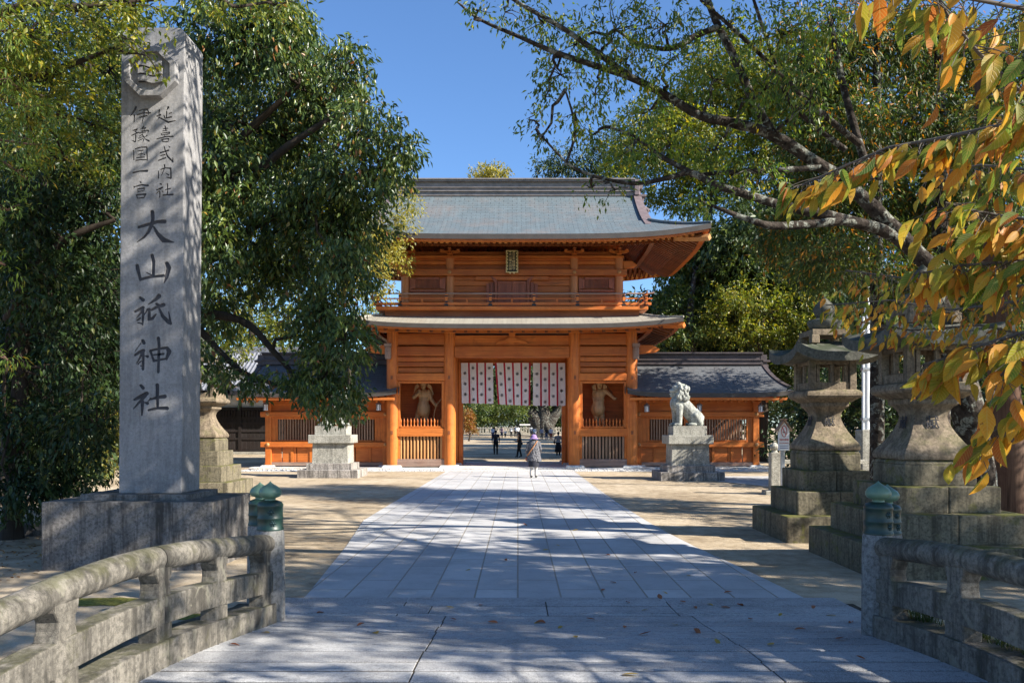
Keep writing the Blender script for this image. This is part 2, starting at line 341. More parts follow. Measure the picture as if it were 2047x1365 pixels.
for i in range(1500):
    x = rnd.uniform(-11.8, 11.5); y = rnd.uniform(33.95, 35.3)
    if -3.1 < x < 2.45: continue
    r = rnd.uniform(.02, .05); mb.ell((x, y, .03+r*.25), (r, r*rnd.uniform(.6, 1), r*.6), 6, 4)
tag(mb.build('pebbles', MT['pebble'], smooth=60), 'white rounded pebbles along the foot of the gate', 'pebbles', kind='stuff')
# bridge deck: rows of slabs on a low arch
dz = lambda y: interp(y, [-3, 0, 2, 3, 4.07, 4.5, 5.12, 5.54, 6.08, 6.75, 7.3, 7.77, 8.3, 9], [-.25, 0, .05, .11, .2, .24, .262, .25, .217, .15, .09, .045, .02, .016])
xl = lambda y: -(2.958-.08*y); xr = lambda y: 3.445-.06*y
rnd = random.Random(5); mb = MB(); ub = MB()
rows = [-2.6]
while rows[-1] < 7.55: rows.append(rows[-1]+rnd.uniform(.25, .36))
rows += [8.02, 8.42, 8.86]
for i in range(len(rows)-1):
    y0, y1 = rows[i]+.014, rows[i+1]-.014
    cuts = [-2.9, -.71+rnd.uniform(-.015, .015), 1.72+rnd.uniform(-.015, .015), 3.5] if i < len(rows)-4 else [-2.9, -1.2+.3*(i % 2), .3, 1.6, 3.5]
    for a, b in zip(cuts, cuts[1:]):
        t = rnd.uniform(-.0015, .0015); t2 = rnd.uniform(-.0015, .0015); a += .006; b -= .006
        z0, z1 = dz(y0)+t, dz(y1)+t2
        mb.add([(a, y0, z0), (b, y0, z0), (b, y1, z1), (a, y1, z1), (a, y0, z0-.1), (b, y0, z0-.1), (b, y1, z1-.1), (a, y1, z1-.1)],
               [(0, 1, 2, 3), (0, 4, 5, 1), (1, 5, 6, 2), (2, 6, 7, 3), (3, 7, 4, 0)])
struct('bridge_deck', mb, MT['deck'], bevel=.003)
ub.grid(lambda u, v: (lerp(-2.9, 3.5, u), lerp(-2.6, 8.86, v), dz(lerp(-2.6, 8.86, v))-.006), 1, 40); struct('deck_joint', ub, MT['joint'])
mb = MB(); mb.box(-3, 3.6, -3, 8.6, -.3, .004); struct('bridge_fill', mb, MT['joint'])
# moss patches
def patch(cx, cy, rx_, ry_, seed, z=.005):
    r_ = random.Random(seed); m = MB(); n = 26; vs = [(cx, cy, z)]
    for i in range(n):
        a = 2*math.pi*i/n; k = r_.uniform(.7, 1.1); vs.append((cx+rx_*k*math.cos(a), cy+ry_*k*math.sin(a), z))
    m.add(vs, [(0, 1+i, 1+(i+1) % n) for i in range(n)]); return m
for i, (x, y, a, b) in enumerate([(-4.5, 8.7, .55, .22), (-3.6, 7.0, .45, .3), (-3.2, 8.0, .3, .16), (7.2, 30.5, 1.2, .4)]):
    struct('moss_patch', patch(x, y, a, b, i, .005), MT['mossy'])

# ---------------------------------------------------------------- bridge railings
def railing(side, label, xf, yend, ylo):
    t = thing('bridge_railing', label, 'railing', (xf(yend), yend, 0), 0, 'stone railings of the arched bridge'); o = t.location
    s = 1 if side == 'r' else -1
    top = MB(); mid = MB(); ker = MB()
    cuts = [yend-.1, yend-2.05, yend-4.1, yend-6.2]
    for a, b in zip(cuts, cuts[1:]):
        a -= .006; b += .006; n = 12; ps = [lerp(a, b, i/n) for i in range(n+1)]
        tp = MB().tube([(xf(y), y, dz(y)+.735) for y in ps], [.089+.0015*math.sin(i*2.1) for i in range(n+1)], 18)
        tp.build('top_rail', MT['rail_stone'], t, off=o, smooth=50)
        for mbx, zb, h, w in ((mid, .285, .195, .075), (ker, -.02, .20, .15)):
            q = MB(); vs = []; fs = []
            for y in ps:
                x = xf(y)+(s*.045 if zb < 0 else 0); z = dz(y)+zb
                vs += [(x-w, y, z), (x+w, y, z), (x+w, y, z+h), (x-w, y, z+h)]
            for i in range(n):
                for k in range(4): fs.append((i*4+k, i*4+(k+1) % 4, i*4+4+(k+1) % 4, i*4+4+k))
            fs += [(0, 1, 2, 3), (n*4, n*4+1, n*4+2, n*4+3)]
            q.add(vs, fs); q.build('middle_rail' if mbx is mid else 'kerb_beam', MT['rail_stone'], t, off=o, bevel=.012, seg=2)
    for y in [yend-.24, yend-1.16, yend-2.05, yend-3.1, yend-4.1, yend-5.1]:
        x = xf(y); z = dz(y)
        m = MB(); pr_ = [(.12, .165), (.115, .34), (.105, .475), (.085, .53), (.085, .58), (.12, .64), (.125, .69)]; n_ = len(pr_); m.prism([(y+a_, z+b_) for a_, b_ in pr_]+[(y-a_, z+b_) for a_, b_ in pr_[::-1]], x-.068, x+.068, axis='x')
        m.build('baluster', MT['rail_stone'], t, off=o, bevel=.012, seg=2)
    return t
def giboshi_post(x, y, zb, label, sc=1.0):
    t = thing('bridge_post', label, 'post', (x, y, zb), 0, 'bridge end posts with bronze onion caps'); t.scale = (sc,)*3
    MB().lathe([(.138, -.15), (.135, .3), (.133, .7), (.128, .86), (.118, .9)], 28).build('shaft', MT['post_stone'], t, smooth=40)
    c = MB().lathe([(.124, .885), (.126, .895), (.122, .905), (.118, .91), (.118, .985), (.122, .992), (.122, 1.002), (.117, 1.01), (.117, 1.10), (.121, 1.107), (.119, 1.125), (.105, 1.148), (.06, 1.165)], 28).build('collar', MT['bronze'], t, smooth=40)
    MB().lathe([(.055, 1.16), (.048, 1.175), (.052, 1.185), (.09, 1.2), (.106, 1.225), (.105, 1.25), (.088, 1.28), (.058, 1.302), (.03, 1.318), (.014, 1.33), (.002, 1.345)], 28).build('onion_cap', MT['bronze_cap'], t, smooth=50)
    for ax, z in ((.35, 1.06), (.5, .955)):
        a = -math.pi/2+ax; e = MB()
        for k in range(6): q = 2*math.pi*k/6; e.ell((.117*math.cos(a)-.02*math.cos(q)*math.sin(a), .117*math.sin(a)+.02*math.cos(q)*math.cos(a), z+.02*math.sin(q)), (.010, .010, .010), 6, 5)
        e.ell((.116*math.cos(a), .116*math.sin(a), z), (.018, .018, .018), 8, 6); e.build('crest_boss', MT['bronze_dark'], c, smooth=60)
    return t
railing('l', 'weathered arched stone railing on the left side of the bridge, in dappled light', xl, 7.6, 1)
railing('r', 'shaded mossy stone railing on the right side of the bridge below the orange leaves', xr, 6.75, 1)
giboshi_post(-2.35, 7.6, .04, 'stone post with pale green onion cap at the end of the left bridge railing')
giboshi_post(-2.72, 8.45, 0, 'stone post with onion cap half hidden behind the left railing post', .98)
giboshi_post(3.04, 6.75, .14, 'stone post with dark green onion cap at the end of the right bridge railing', .97)
giboshi_post(3.37, 7.3, .06, 'stone post with onion cap half hidden behind the right railing post', .98)
# tufts of grass at the right kerb
rnd = random.Random(11); mb = MB()
for i in range(420):
    y = rnd.choice([rnd.gauss(5.55, .25), rnd.gauss(6.35, .12), rnd.gauss(4.95, .2)]); x = xr(y)+rnd.uniform(.08, .2); z = dz(y)+.15
    a = rnd.uniform(0, 6.28); l = rnd.uniform(.06, .17); w = .004
    d = Vector((math.cos(a), math.sin(a), 0)); p = Vector((x, y, z)); q = p+d*l*.35+Vector((0, 0, l*.75)); e = q+d*l*.5-Vector((0, 0, l*.15)); s_ = d.cross(Vector((0, 0, 1)))*w
    mb.add([p-s_, p+s_, q+s_, q-s_, e], [(0, 1, 2, 3), (3, 2, 4)])
MT['grass'] = m_leaf('grass_blade', [(0, (.03, .06, .015)), (.6, (.06, .09, .02)), (1, (.16, .13, .05))], .5, .3)
tag(mb.build('grass', MT['grass'], fix=False), 'thin grass growing along the right bridge kerb', 'grass', kind='stuff')
# ================================================================ inscribed stone pillar
PY = 11.05
def strokes(crop, data):
    x0, y0, k = crop; out = []
    for ws, pts in data: out.append(([w/k for w in ws], [(x0+x/k, y0+y/k) for x, y in pts]))
    return out
ST = []
ST += strokes((255, 410, 7.583), [
 ((70, 56, 60, 50, 35, 10), [(372, 110), (382, 200), (370, 290), (320, 400), (250, 490), (140, 565)]), ((45, 52, 55, 65), [(170, 335), (330, 290), (450, 255), (560, 250)]), ((30, 60, 85, 15), [(395, 330), (450, 430), (540, 530), (700, 565)]),
 ((60, 60, 55), [(370, 765), (390, 850), (385, 1080)]), ((60, 60, 50), [(145, 920), (160, 1000), (190, 1125)]), ((45, 45, 45), [(190, 1130), (340, 1090), (545, 1070)]), ((8, 25), [(280, 1020), (370, 1065)]), ((70, 80, 70, 20), [(595, 890), (622, 950), (590, 1080), (550, 1180)])])
ST += strokes((255, 570, 7.583), [
 ((45, 60), [(190, 190), (235, 225)]), ((35, 55), [(110, 405), (235, 340)]), ((50, 35, 10), [(235, 345), (190, 430), (135, 500)]), ((45, 45, 25), [(232, 370), (230, 500), (226, 605)]), ((20, 30), [(245, 460), (300, 365)]), ((20, 30), [(140, 535), (190, 500)]), ((8, 30), [(150, 570), (225, 585)]),
 ((75, 55, 12), [(475, 165), (430, 215), (310, 295)]), ((50, 55), [(325, 365), (325, 515)]), ((45, 50, 22), [(315, 522), (375, 505), (432, 440)]), ((40, 45, 62), [(365, 375), (440, 335), (545, 298)]), ((40, 36), [(435, 285), (475, 302)]), ((40, 55, 66, 40), [(480, 360), (530, 470), (615, 555), (645, 580)]), ((50, 8), [(650, 580), (622, 400)]),
 ((60, 55), [(228, 845), (248, 875)]), ((18, 5), [(200, 880), (115, 1000)]), ((40, 50, 60), [(115, 1058), (180, 1015), (240, 992)]), ((45, 35, 10), [(235, 1000), (185, 1100), (135, 1190)]), ((48, 48), [(235, 1020), (232, 1270)]), ((15, 50), [(262, 1070), (302, 1080)]), ((18, 24), [(155, 1200), (200, 1150)]), ((10, 26), [(192, 1220), (225, 1230)]),
 ((58, 50, 45), [(465, 805), (475, 900), (465, 1315)]), ((45, 40, 42), [(345, 995), (372, 1080), (400, 1145)]), ((30, 40, 42), [(340, 995), (460, 965), (590, 948)]), ((56, 76, 36), [(600, 955), (630, 1005), (590, 1120)]), ((26, 38), [(385, 1058), (545, 1040)]), ((42, 32), [(395, 1148), (570, 1115)])])
ST += strokes((255, 660, 7.583), [
 ((48, 55), [(200, 838), (235, 875)]), ((40, 60, 66), [(105, 1050), (190, 1010), (292, 958)]), ((55, 40, 8), [(270, 990), (180, 1090), (88, 1190)]), ((55, 50, 28), [(225, 1080), (220, 1190), (214, 1285)]), ((20, 52), [(258, 1095), (300, 1108)]), ((14, 24), [(300, 1090), (350, 1030)]),
 ((60, 52), [(450, 830), (450, 1150)]), ((25, 50, 62), [(345, 1048), (460, 1015), (565, 1002)]), ((35, 45, 58), [(315, 1212), (450, 1180), (600, 1182)])])
ST += strokes((250, 205, 13.65), [
 ((66, 56, 10), [(295, 130), (270, 200), (145, 375)]), ((50, 42), [(248, 350), (240, 525)]), ((32, 32, 45, 50, 25), [(390, 225), (480, 195), (605, 185), (640, 285), (600, 370)]), ((38, 38, 42), [(335, 345), (480, 290), (690, 287)]), ((38, 38), [(395, 410), (600, 360)]), ((30, 45, 20), [(520, 200), (505, 330), (455, 580)]),
 ((28, 38), [(210, 770), (330, 730)]), ((38, 22), [(330, 730), (265, 800)]), ((20, 38), [(260, 790), (325, 828)]), ((30, 34), [(175, 905), (365, 820)]), ((45, 38), [(285, 900), (278, 1075)]), ((8, 38), [(200, 1040), (272, 1078)]),
 ((48, 18), [(500, 665), (430, 730)]), ((22, 38), [(460, 720), (560, 700)]), ((28, 18), [(545, 700), (510, 760)]), ((28, 38), [(440, 790), (615, 762)]), ((44, 22), [(632, 775), (610, 840)]), ((30, 28), [(390, 835), (560, 812)]), ((25, 25), [(480, 770), (470, 900)]), ((18, 24), [(380, 930), (470, 882)]), ((26, 44, 30), [(470, 885), (520, 955), (480, 1085)]), ((18, 24), [(360, 985), (480, 942)]), ((18, 24), [(345, 1060), (480, 992)]), ((36, 22), [(600, 900), (540, 950)]), ((28, 48), [(550, 1000), (652, 1055)]),
 ((66, 24), [(1178, 135), (1110, 230)]), ((44, 40), [(1132, 262), (1120, 415)]), ((34, 34), [(1205, 300), (1265, 287)]), ((40, 44), [(1055, 362), (1080, 425)]), ((30, 44), [(1080, 435), (1262, 397)]), ((56, 30), [(930, 215), (920, 320)]), ((30, 40), [(855, 382), (965, 335)]), ((44, 30, 10), [(960, 335), (930, 420), (850, 512)]), ((30, 38, 58, 12), [(890, 395), (990, 440), (1175, 542), (1370, 500)]),
 ((44, 38), [(1090, 655), (1100, 750)]), ((28, 38), [(1040, 722), (1155, 705)]), ((24, 34), [(1022, 782), (1140, 762)]), ((34, 34), [(982, 852), (1000, 890)]), ((24, 38, 34), [(1010, 842), (1215, 815), (1200, 860)]), ((24, 30), [(1012, 892), (1190, 862)]), ((24, 20), [(1062, 900), (1080, 930)]), ((24, 20), [(1140, 880), (1130, 915)]), ((34, 34, 44), [(865, 1000), (1100, 935), (1310, 930)]), ((34, 38), [(1003, 1015), (1030, 1080)]), ((24, 42, 24), [(1010, 1015), (1188, 992), (1178, 1062)]), ((24, 34), [(1032, 1080), (1165, 1070)])])
ST += strokes((250, 300, 13.65), [
 ((28, 34, 44, 44), [(270, -25), (420, -72), (588, -76), (600, 280)]), ((34, 38), [(230, 22), (232, 265)]), ((28, 34), [(360, 28), (488, 8)]), ((28, 28), [(430, 20), (428, 200)]), ((26, 30), [(350, 125), (478, 102)]), ((20, 30), [(512, 115), (540, 135)]), ((30, 34), [(312, 215), (528, 196)]), ((28, 34, 34), [(288, 290), (420, 267), (570, 266)]),
 ((44, 40, 70), [(215, 622), (400, 580), (595, 572)]),
 ((34, 44), [(402, 870), (430, 888)]), ((48, 18), [(245, 1005), (220, 1070)]), ((28, 44, 58), [(240, 1010), (450, 952), (625, 972)]), ((28, 28), [(338, 1080), (355, 1130)]), ((26, 44, 28), [(342, 1062), (525, 1042), (510, 1100)]), ((26, 26), [(352, 1140), (508, 1112)]), ((34, 28), [(312, 1232), (330, 1320)]), ((28, 54, 24), [(312, 1222), (555, 1205), (520, 1290)]), ((28, 34), [(340, 1320), (508, 1302)]),
 ((38, 40, 50, 48), [(1060, -95), (1090, 10), (1150, 170), (1295, 315)]), ((44, 10), [(1302, 325), (1300, 220)]), ((24, 38), [(1188, -98), (1218, -76)]), ((40, 44), [(955, 80), (1185, 12)]), ((28, 32), [(962, 160), (1088, 126)]), ((24, 20), [(1035, 155), (1022, 230)]), ((34, 38), [(905, 290), (1105, 216)]),
 ((50, 44, 8), [(1070, 410), (1078, 480), (985, 700)]), ((38, 44), [(905, 580), (905, 765)]), ((28, 30, 48, 48), [(968, 540), (1080, 490), (1240, 502), (1248, 770)]), ((44, 8), [(1245, 775), (1140, 742)]), ((20, 38), [(1105, 632), (1188, 678)]),
 ((28, 44), [(945, 915), (985, 938)]), ((34, 44), [(855, 1092), (1020, 1024)]), ((38, 8), [(1000, 1030), (850, 1200)]), ((44, 38), [(945, 1150), (940, 1290)]), ((20, 38), [(1005, 1122), (1032, 1140)]), ((44, 38), [(1155, 930), (1150, 1200)]), ((24, 38), [(1092, 1085), (1235, 1052)]), ((38, 40, 52), [(1035, 1235), (1150, 1222), (1300, 1218)])])
def circ(p, r, n=9): return [(p[0]+r*math.cos(2*math.pi*k/n), p[1]+r*math.sin(2*math.pi*k/n)) for k in range(n)]
def hull(pts):
    pts = sorted(set(pts)); lo = []
    for q in (pts, pts[::-1]):
        h = []
        for p in q:
            while len(h) > 1 and (h[-1][0]-h[-2][0])*(p[1]-h[-2][1])-(h[-1][1]-h[-2][1])*(p[0]-h[-2][0]) <= 1e-12: h.pop()
            h.append(p)
        lo += h[:-1]
    return lo
# smooth each stroke a little and turn it into convex capsule pieces
def pieces(ws, pts, y):
    W = [(P(a, b, y).x, P(a, b, y).z) for a, b in pts]; r = [max(.006, w*y/F/2) for w in ws]; out = []
    for i in range(len(W)-1): out.append(hull(circ(W[i], r[i])+circ(W[i+1], r[i+1])))
    return out
t = thing('inscribed_pillar', 'tall grey granite pillar carved with a vertical inscription and an octagonal emblem', 'stone pillar', (-5.05, 11.36, 0)); o = t.location
MB().box(-6.31, -4.04, 10.6, 12.1, -.05, .906).build('pedestal', MT['base_stone'], t, off=o, bevel=.015, seg=2)
MB().box(-5.93, -4.44, 10.84, 11.86, .900, .985).build('plinth', MT['base_stone'], t, off=o, bevel=.01, seg=2)
sh = MB(); x0, x1 = -5.51, -4.645; tx0, tx1 = -5.475, -4.595
pr = [(x0, .98), (x1, .98), (tx1, 7.32), (tx1-.03, 7.38), (tx1-.09, 7.41), (tx0+.09, 7.41), (tx0+.03, 7.38), (tx0, 7.32)]
sh.prism(pr, PY, 11.69)
shaft = sh.build('shaft', MT['granite'], None, bevel=.02, seg=3)
cut = MB(); k = 0
ins = MB()
for ws, pts in ST:
    for h in pieces(ws, pts, PY):
        k += 1; e = (k % 7)*.0006
        cut.prism(h, PY-.1-e, PY+.022+e*2); ins.prism(h, PY+.0185-e*.4, PY+.03)
co = cut.build('cutter', MT['granite'])
m = shaft.modifiers.new('b', 'BOOLEAN'); m.operation = 'DIFFERENCE'; m.solver = 'EXACT'; m.use_self = True; m.object = co
try:
    me = evalmesh(shaft, 'shaft'); ok = len(me.polygons) > 200
except Exception: ok = False
print('carved', ok, len(me.polygons))
bpy.data.objects.remove(co)
if ok: shaft.modifiers.clear(); shaft.data = me
else:
    shaft.modifiers.clear()
for v in shaft.data.vertices: v.co -= o
shaft.parent = t
ins.build('inscription', MT['granite_letter'], shaft, off=o)
# octagonal emblem with three waves
def octa(rx_, rz_, c=.38): return [(-rx_*c, rz_), (rx_*c, rz_), (rx_, rz_*c), (rx_, -rz_*c), (rx_*c, -rz_), (-rx_*c, -rz_), (-rx_, -rz_*c), (-rx_, rz_*c)]
ex, ez = P(300, 143.5, 10.95).x, P(300, 143.5, 10.95).z
em = MB(); A = octa(.352, .338); B = octa(.272, .262); n = 8
def at(p, y): return (ex+p[0], y, ez+p[1])
yf, yb, yi = 10.925, 11.06, 10.985
vs = [at(p, yb) for p in A]+[at(p, yf) for p in A]+[at(p, yf) for p in B]+[at(p, yi) for p in B]
fs = []
for j in range(3): fs += [(j*8+i, j*8+(i+1) % 8, j*8+8+(i+1) % 8, j*8+8+i) for i in range(8)]
fs.append(tuple(range(24, 32))); em.add(vs, fs); eo = em.build('emblem', MT['granite'], t, off=o, bevel=.006)
wv = lambda u: .018*math.sin(u*2*math.pi+.6)
wb = MB()
zs = [.14, .054, -.051, -.156]; nn = 14
for q in range(3):
    b = [(-.165+.33*i/nn, zs[q]-(.011 if q else 0)+(wv(i/nn) if q else 0)) for i in range(nn, -1, -1)]
    a = [(-.165+.33*i/nn, zs[q+1]+.011+wv(i/nn)) for i in range(nn+1)]
    wb.prism([(ex+p[0], ez+p[1]) for p in a+b], 10.935, 10.984)
wb.build('wave_mark', MT['granite'], eo, off=o, bevel=.003)
MB().box(ex-.163, ex+.163, 10.95, 10.983, ez-.135, ez+.12).build('wave_groove', MT['groove'], eo, off=o)
# ================================================================ two-storey shrine gate
class Roof:                                            # hipped sheet over a rectangle, concave slope, eaves turned up at the corners
    def __init__(s, cx, cy, hx, hy, z0, rise, run, a=.5, up=.4, dmax=2.5, pw=4):
        s.__dict__.update(cx=cx, cy=cy, hx=hx, hy=hy, z0=z0, rise=rise, run=run, a=a, up=up, dmax=dmax, pw=pw)
    def prof(s, d): v = d/s.run; return s.z0+s.rise*(s.a*v+(1-s.a)*v*v)
    def lift(s, d, sp): return s.up*abs(sp)**s.pw*max(0, 1-d/s.dmax)**1.4
    def ring(s, d, side, sp, dz_=0):                     # point at inset d, side 0..3, parameter sp -1..1
        X, Y = s.hx-d, s.hy-d; z = s.prof(d)+s.lift(d, sp)+dz_
        x, y = ((sp*X, -Y), (X, sp*Y), (-sp*X, Y), (-X, -sp*Y))[side]
        return (s.cx+x, s.cy+y, z)
    def skirt(s, mb, d0, d1, nd=10, ns=40, th=.22, mi=(0, 1, 2), sides=range(4)):
        sp = [(-1+2*i/ns) for i in range(ns+1)]; sp = [math.copysign(abs(q)**.8, q) for q in sp]
        for side in sides:
            for flip, mat, dzz in ((0, mi[0], 0), (1, mi[2], -th)):
                vs = [s.ring(d0+(d1-d0)*j/nd, side, q, dzz) for j in range(nd+1) for q in sp]
                mb.add(vs, [(j*(ns+1)+i, j*(ns+1)+i+1, (j+1)*(ns+1)+i+1, (j+1)*(ns+1)+i) for j in range(nd) for i in range(ns)], mat)
            vs = [s.ring(d0, side, q, 0) for q in sp]+[s.ring(d0, side, q, -th) for q in sp]
            mb.add(vs, [(i, i+1, i+ns+2, i+ns+1) for i in range(ns)], mi[1])
    def strip(s, mb, d0, d1, za, zb, ns=40, sides=range(4), mi=0):
        for side in sides:
            sp = [(-1+2*i/ns) for i in range(ns+1)]; vs = []
            for q in sp:
                for d, dzz in ((d0, za), (d0, zb), (d1, zb), (d1, za)):
                    p = s.ring(d, side, q); zz = s.prof(d0)+s.lift(d0, q); vs.append((p[0], p[1], zz+dzz))
            mb.add(vs, [(i*4+k, i*4+(k+1) % 4, i*4+4+(k+1) % 4, i*4+4+k) for i in range(ns) for k in range(4)]+[(0, 1, 2, 3), (ns*4, ns*4+1, ns*4+2, ns*4+3)], mi)
    def rafters(s, mb, side, step, d0, d1, w, h, drop, mi=0):
        L = s.hx if side in (0, 2) else s.hy; n = int(2*L/step); xs = [(-L+step*(i+.5)+(2*L-n*step)/2) for i in range(n)]
        for x in xs:
            de = min(d1, L-abs(x)-.05)
            if de < d0+.12: continue
            pts = []
            for d in (d0, (d0+de)/2, de):
                sp = max(-1, min(1, x/(L-d))); p = s.ring(d, side, sp)
                pts.append((p[0], p[1], s.prof(d)+s.lift(d, sp)-drop))
            ax = (w/2, 0) if side in (0, 2) else (0, w/2); vs = []
            for p in pts:
                vs += [(p[0]-ax[0], p[1]-ax[1], p[2]-h), (p[0]+ax[0], p[1]+ax[1], p[2]-h), (p[0]+ax[0], p[1]+ax[1], p[2]), (p[0]-ax[0], p[1]-ax[1], p[2])]
            mb.add(vs, [(i*4+k, i*4+(k+1) % 4, i*4+4+(k+1) % 4, i*4+4+k) for i in range(2) for k in range(4)]+[(0, 1, 2, 3), (8, 9, 10, 11)], mi)

G = thing('shrine_gate', 'two storey orange wooden shrine gate with green copper roof closing the path', 'gate', (-.26, 36.5, 0))
XI, XO = 2.85, 5.44; YR = (0, 2.5, 5.0); FL = .06
wx, wy, wz, wxd, wzr, wdk = (MT[k] for k in ('wx', 'wy', 'wz', 'wxd', 'wzr', 'wdark'))
MB().box(-6.4, 6.4, -.95, 6.1, -.05, FL).build('stone_floor', MT['white_stone'], G, bevel=.01)
# columns
cm = MB().lathe([(.275, .16), (.285, 1.2), (.285, 2.6), (.275, 4.5), (.26, 6.2)], 24).mesh('column', wz, smooth=40)
pm = MB().tbox(0, 0, FL-.02, .16, .46, .46, .38, .38).mesh('plinth', MT['white_stone'], bevel=.012, seg=2)
pgm = MB().box(-.05, .05, -.305, -.25, -.08, .08)
pgm = pgm.mesh('peg_end', MT['wdark'], bevel=.005)
for yy in YR:
    for xx in (-XO, -XI, XI, XO):
        if yy == 2.5 and abs(xx) > 4: pass
        c = obj('column', cm, G); c.location = (xx, yy, 0); obj('plinth', pm, c)
        if yy == 0:
            for z in (1.64, 4.13): obj('peg_end', pgm, c).location = (0, 0, z)
# beams of the front and rear rows
for yy in (0, 5.0):
    MB().box(-XI+.24, XI-.24, yy-.17, yy+.17, 5.05, 5.57).build('lintel', wx, G, bevel=.03, seg=2)
    MB().box(-XI+.2, XI-.2, yy-.06, yy+.06, 5.60, 6.06).build('frieze_board', wx, G, bevel=.01)
    MB().box(-6.25, 6.25, yy-.24, yy+.24, 6.2, 6.32).build('wall_plate', wx, G, bevel=.015)
    for s in (-1, 1):
        a, b = s*(XI+.2), s*(XO-.2); nm = 'side_boards'
        q = MB()
        for z0, z1, th in ((5.62, 6.15, .10), (5.12, 5.57, .16), (4.87, 5.09, .13), (4.63, 4.86, .14), (4.34, 4.6, .06)): q.box(a, b, yy-th, yy+th, z0, z1)
        q.build(nm, wxd, G, bevel=.05, seg=3, smooth=40)
        MB().box(a, b, yy-.2, yy+.1, 4.0, 4.33).build('tie_beam', wx, G, bevel=.015)
        MB().box(a, b, yy-.19, yy+.12, 1.47, 1.84).build('sill_beam', wx, G, bevel=.015)
        MB().box(a, b, yy-.16, yy+.12, .10, .44).build('ground_beam', MT['wgreyx'], G, bevel=.015)
for yy in (2.5,):
    MB().box(-XI+.25, XI-.25, yy-.15, yy+.15, 4.98, 5.42).build('lintel', wx, G, bevel=.02)
    MB().box(-XI+.25, XI-.25, yy-.05, yy+.05, 5.42, 6.1).build('frieze_board', wxd, G)
for s in (-1, 1):                                      # side walls and the passage walls
    MB().box(s*XO-.05, s*XO+.05, .2, 4.8, .1, 6.15).build('side_wall', wy, G)
    for z in (5.1, 4.0, 1.5, .12): MB().box(s*XO-.15, s*XO+.15, .25, 4.75, z, z+.4).build('side_beam', wy, G, bevel=.02)
    MB().box(s*XI-.04, s*XI+.04, .26, 4.74, .1, 6.15).build('passage_wall', wy, G)
    for z in (5.3, 3.2, 1.5, .12): MB().box(s*XI-.13, s*XI+.13, .26, 4.74, z, z+.35).build('passage_beam', wy, G, bevel=.02)
    d = MB().box(s*2.5-.10, s*2.5+.10, 2.3, 2.7, .06, 5.0).build('door_post', wz, G, bevel=.015)
    a, b = s*(XI+.28), s*(XO-.28); lo, hi = min(a, b), max(a, b)
    ch = MB(); ch.box(lo-.2, hi+.2, 1.75, 1.8, .2, 5.2); ch.box(lo-.2, hi+.2, .13, 1.75, 1.78, 1.86); ch.box(lo-.2, hi+.2, .13, 1.75, 4.02, 4.1)
    ch.build('niche_lining', wxd, G)
    w = MB(); w.box(lo-.06, lo+.07, -.13, .06, 1.86, 3.98); w.box(hi-.07, hi+.06, -.13, .06, 1.86, 3.98); w.box(lo+.07, hi-.07, -.13, .06, 3.88, 3.98); w.box(lo+.07, hi-.07, -.15, .06, 1.845, 1.93)
    w.build('niche_frame', wz, G, bevel=.012)
    pk = MB(); gr = MB(); n = 13
    for i in range(n):
        x = lerp(lo+.02, hi-.02, (i+.5)/n)
        pk.lathe([(.042, 1.93), (.034, 1.98), (.022, 2.04), (.036, 2.12), (.040, 2.17), (.02, 2.24), (.003, 2.30)], 8, (x, -.07, 0))
        gr.lathe([(.052, .44), (.055, .9), (.052, 1.47)], 10, (x, -.04, 0))
    pk.build('picket_row', wz, G, smooth=50); gr.build('grille_bars', MT['wgray'] if s > 0 else MT['wgold'], G, smooth=50)
    MB().box(lo-.1, hi+.1, .10, .14, .4, 1.5).build('grille_back', MT['black_board'], G)
    e = MB(); e.box(lo-.06, lo+.05, -.1, .08, .44, 1.47); e.box(hi-.05, hi+.06, -.1, .08, .44, 1.47); e.build('grille_frame', wz, G, bevel=.01)
    nz = MB(); nz.prism([(s*5.7, 5.2), (s*6.55, 5.28), (s*6.75, 5.42), (s*6.4, 5.62), (s*5.7, 5.62)], -.13, .13); nz.build('beam_nose', wx, G, bevel=.02)
    nc = MB(); nc.lathe([(.13, 4.95), (.15, 5.05), (.15, 5.42), (.13, 5.5)], 12, (s*5.60, -.34, 0)); nc.box(s*5.60-.16, s*5.60+.16, -.5, -.18, 5.5, 5.66); nc.build('carved_nose', MT['wgreyx'], G, smooth=30)
# bracket sets and the frog-leg strut
def bracket(parent, x, y, z, mats, k=1.0, dx=1, dy=1):
    b = MB()
    b.tbox(x, y, z, z+.10*k, .13*k, .13*k, .20*k, .20*k); b.box(x-.2*k, x+.2*k, y-.2*k, y+.2*k, z+.10*k, z+.2*k)
    arm = [(-.75*k, .42*k), (-.75*k, .33*k), (-.55*k, .24*k), (-.3*k, .2*k), (.3*k, .2*k), (.55*k, .24*k), (.75*k, .33*k), (.75*k, .42*k)]
    if dx: b.prism([(x+u, z+v) for u, v in arm], y-.09*k, y+.09*k)
    if dy: b.prism([(y+u*.9, z+v) for u, v in arm], x-.08*k, x+.08*k, axis='x')
    for u in (-.6*k, 0, .6*k): b.tbox(x+u, y, z+.42*k, z+.52*k, .09*k, .1*k, .13*k, .14*k)
    for u in (-.55*k,): b.tbox(x, y+u, z+.42*k, z+.52*k, .09*k, .1*k, .13*k, .14*k)
    b.build('bracket', mats, parent, bevel=.008)
for xx in (-XO, -XI, XI, XO): bracket(G, xx, -.02, 6.31, wx, .62)
fg = [(-.75, 5.66), (-.6, 5.8), (-.3, 5.86), (-.13, 6.0), (-.16, 6.16), (.16, 6.16), (.13, 6.0), (.3, 5.86), (.6, 5.8), (.75, 5.66), (.45, 5.7), (.18, 5.74), (0, 5.66), (-.18, 5.74), (-.45, 5.7)]
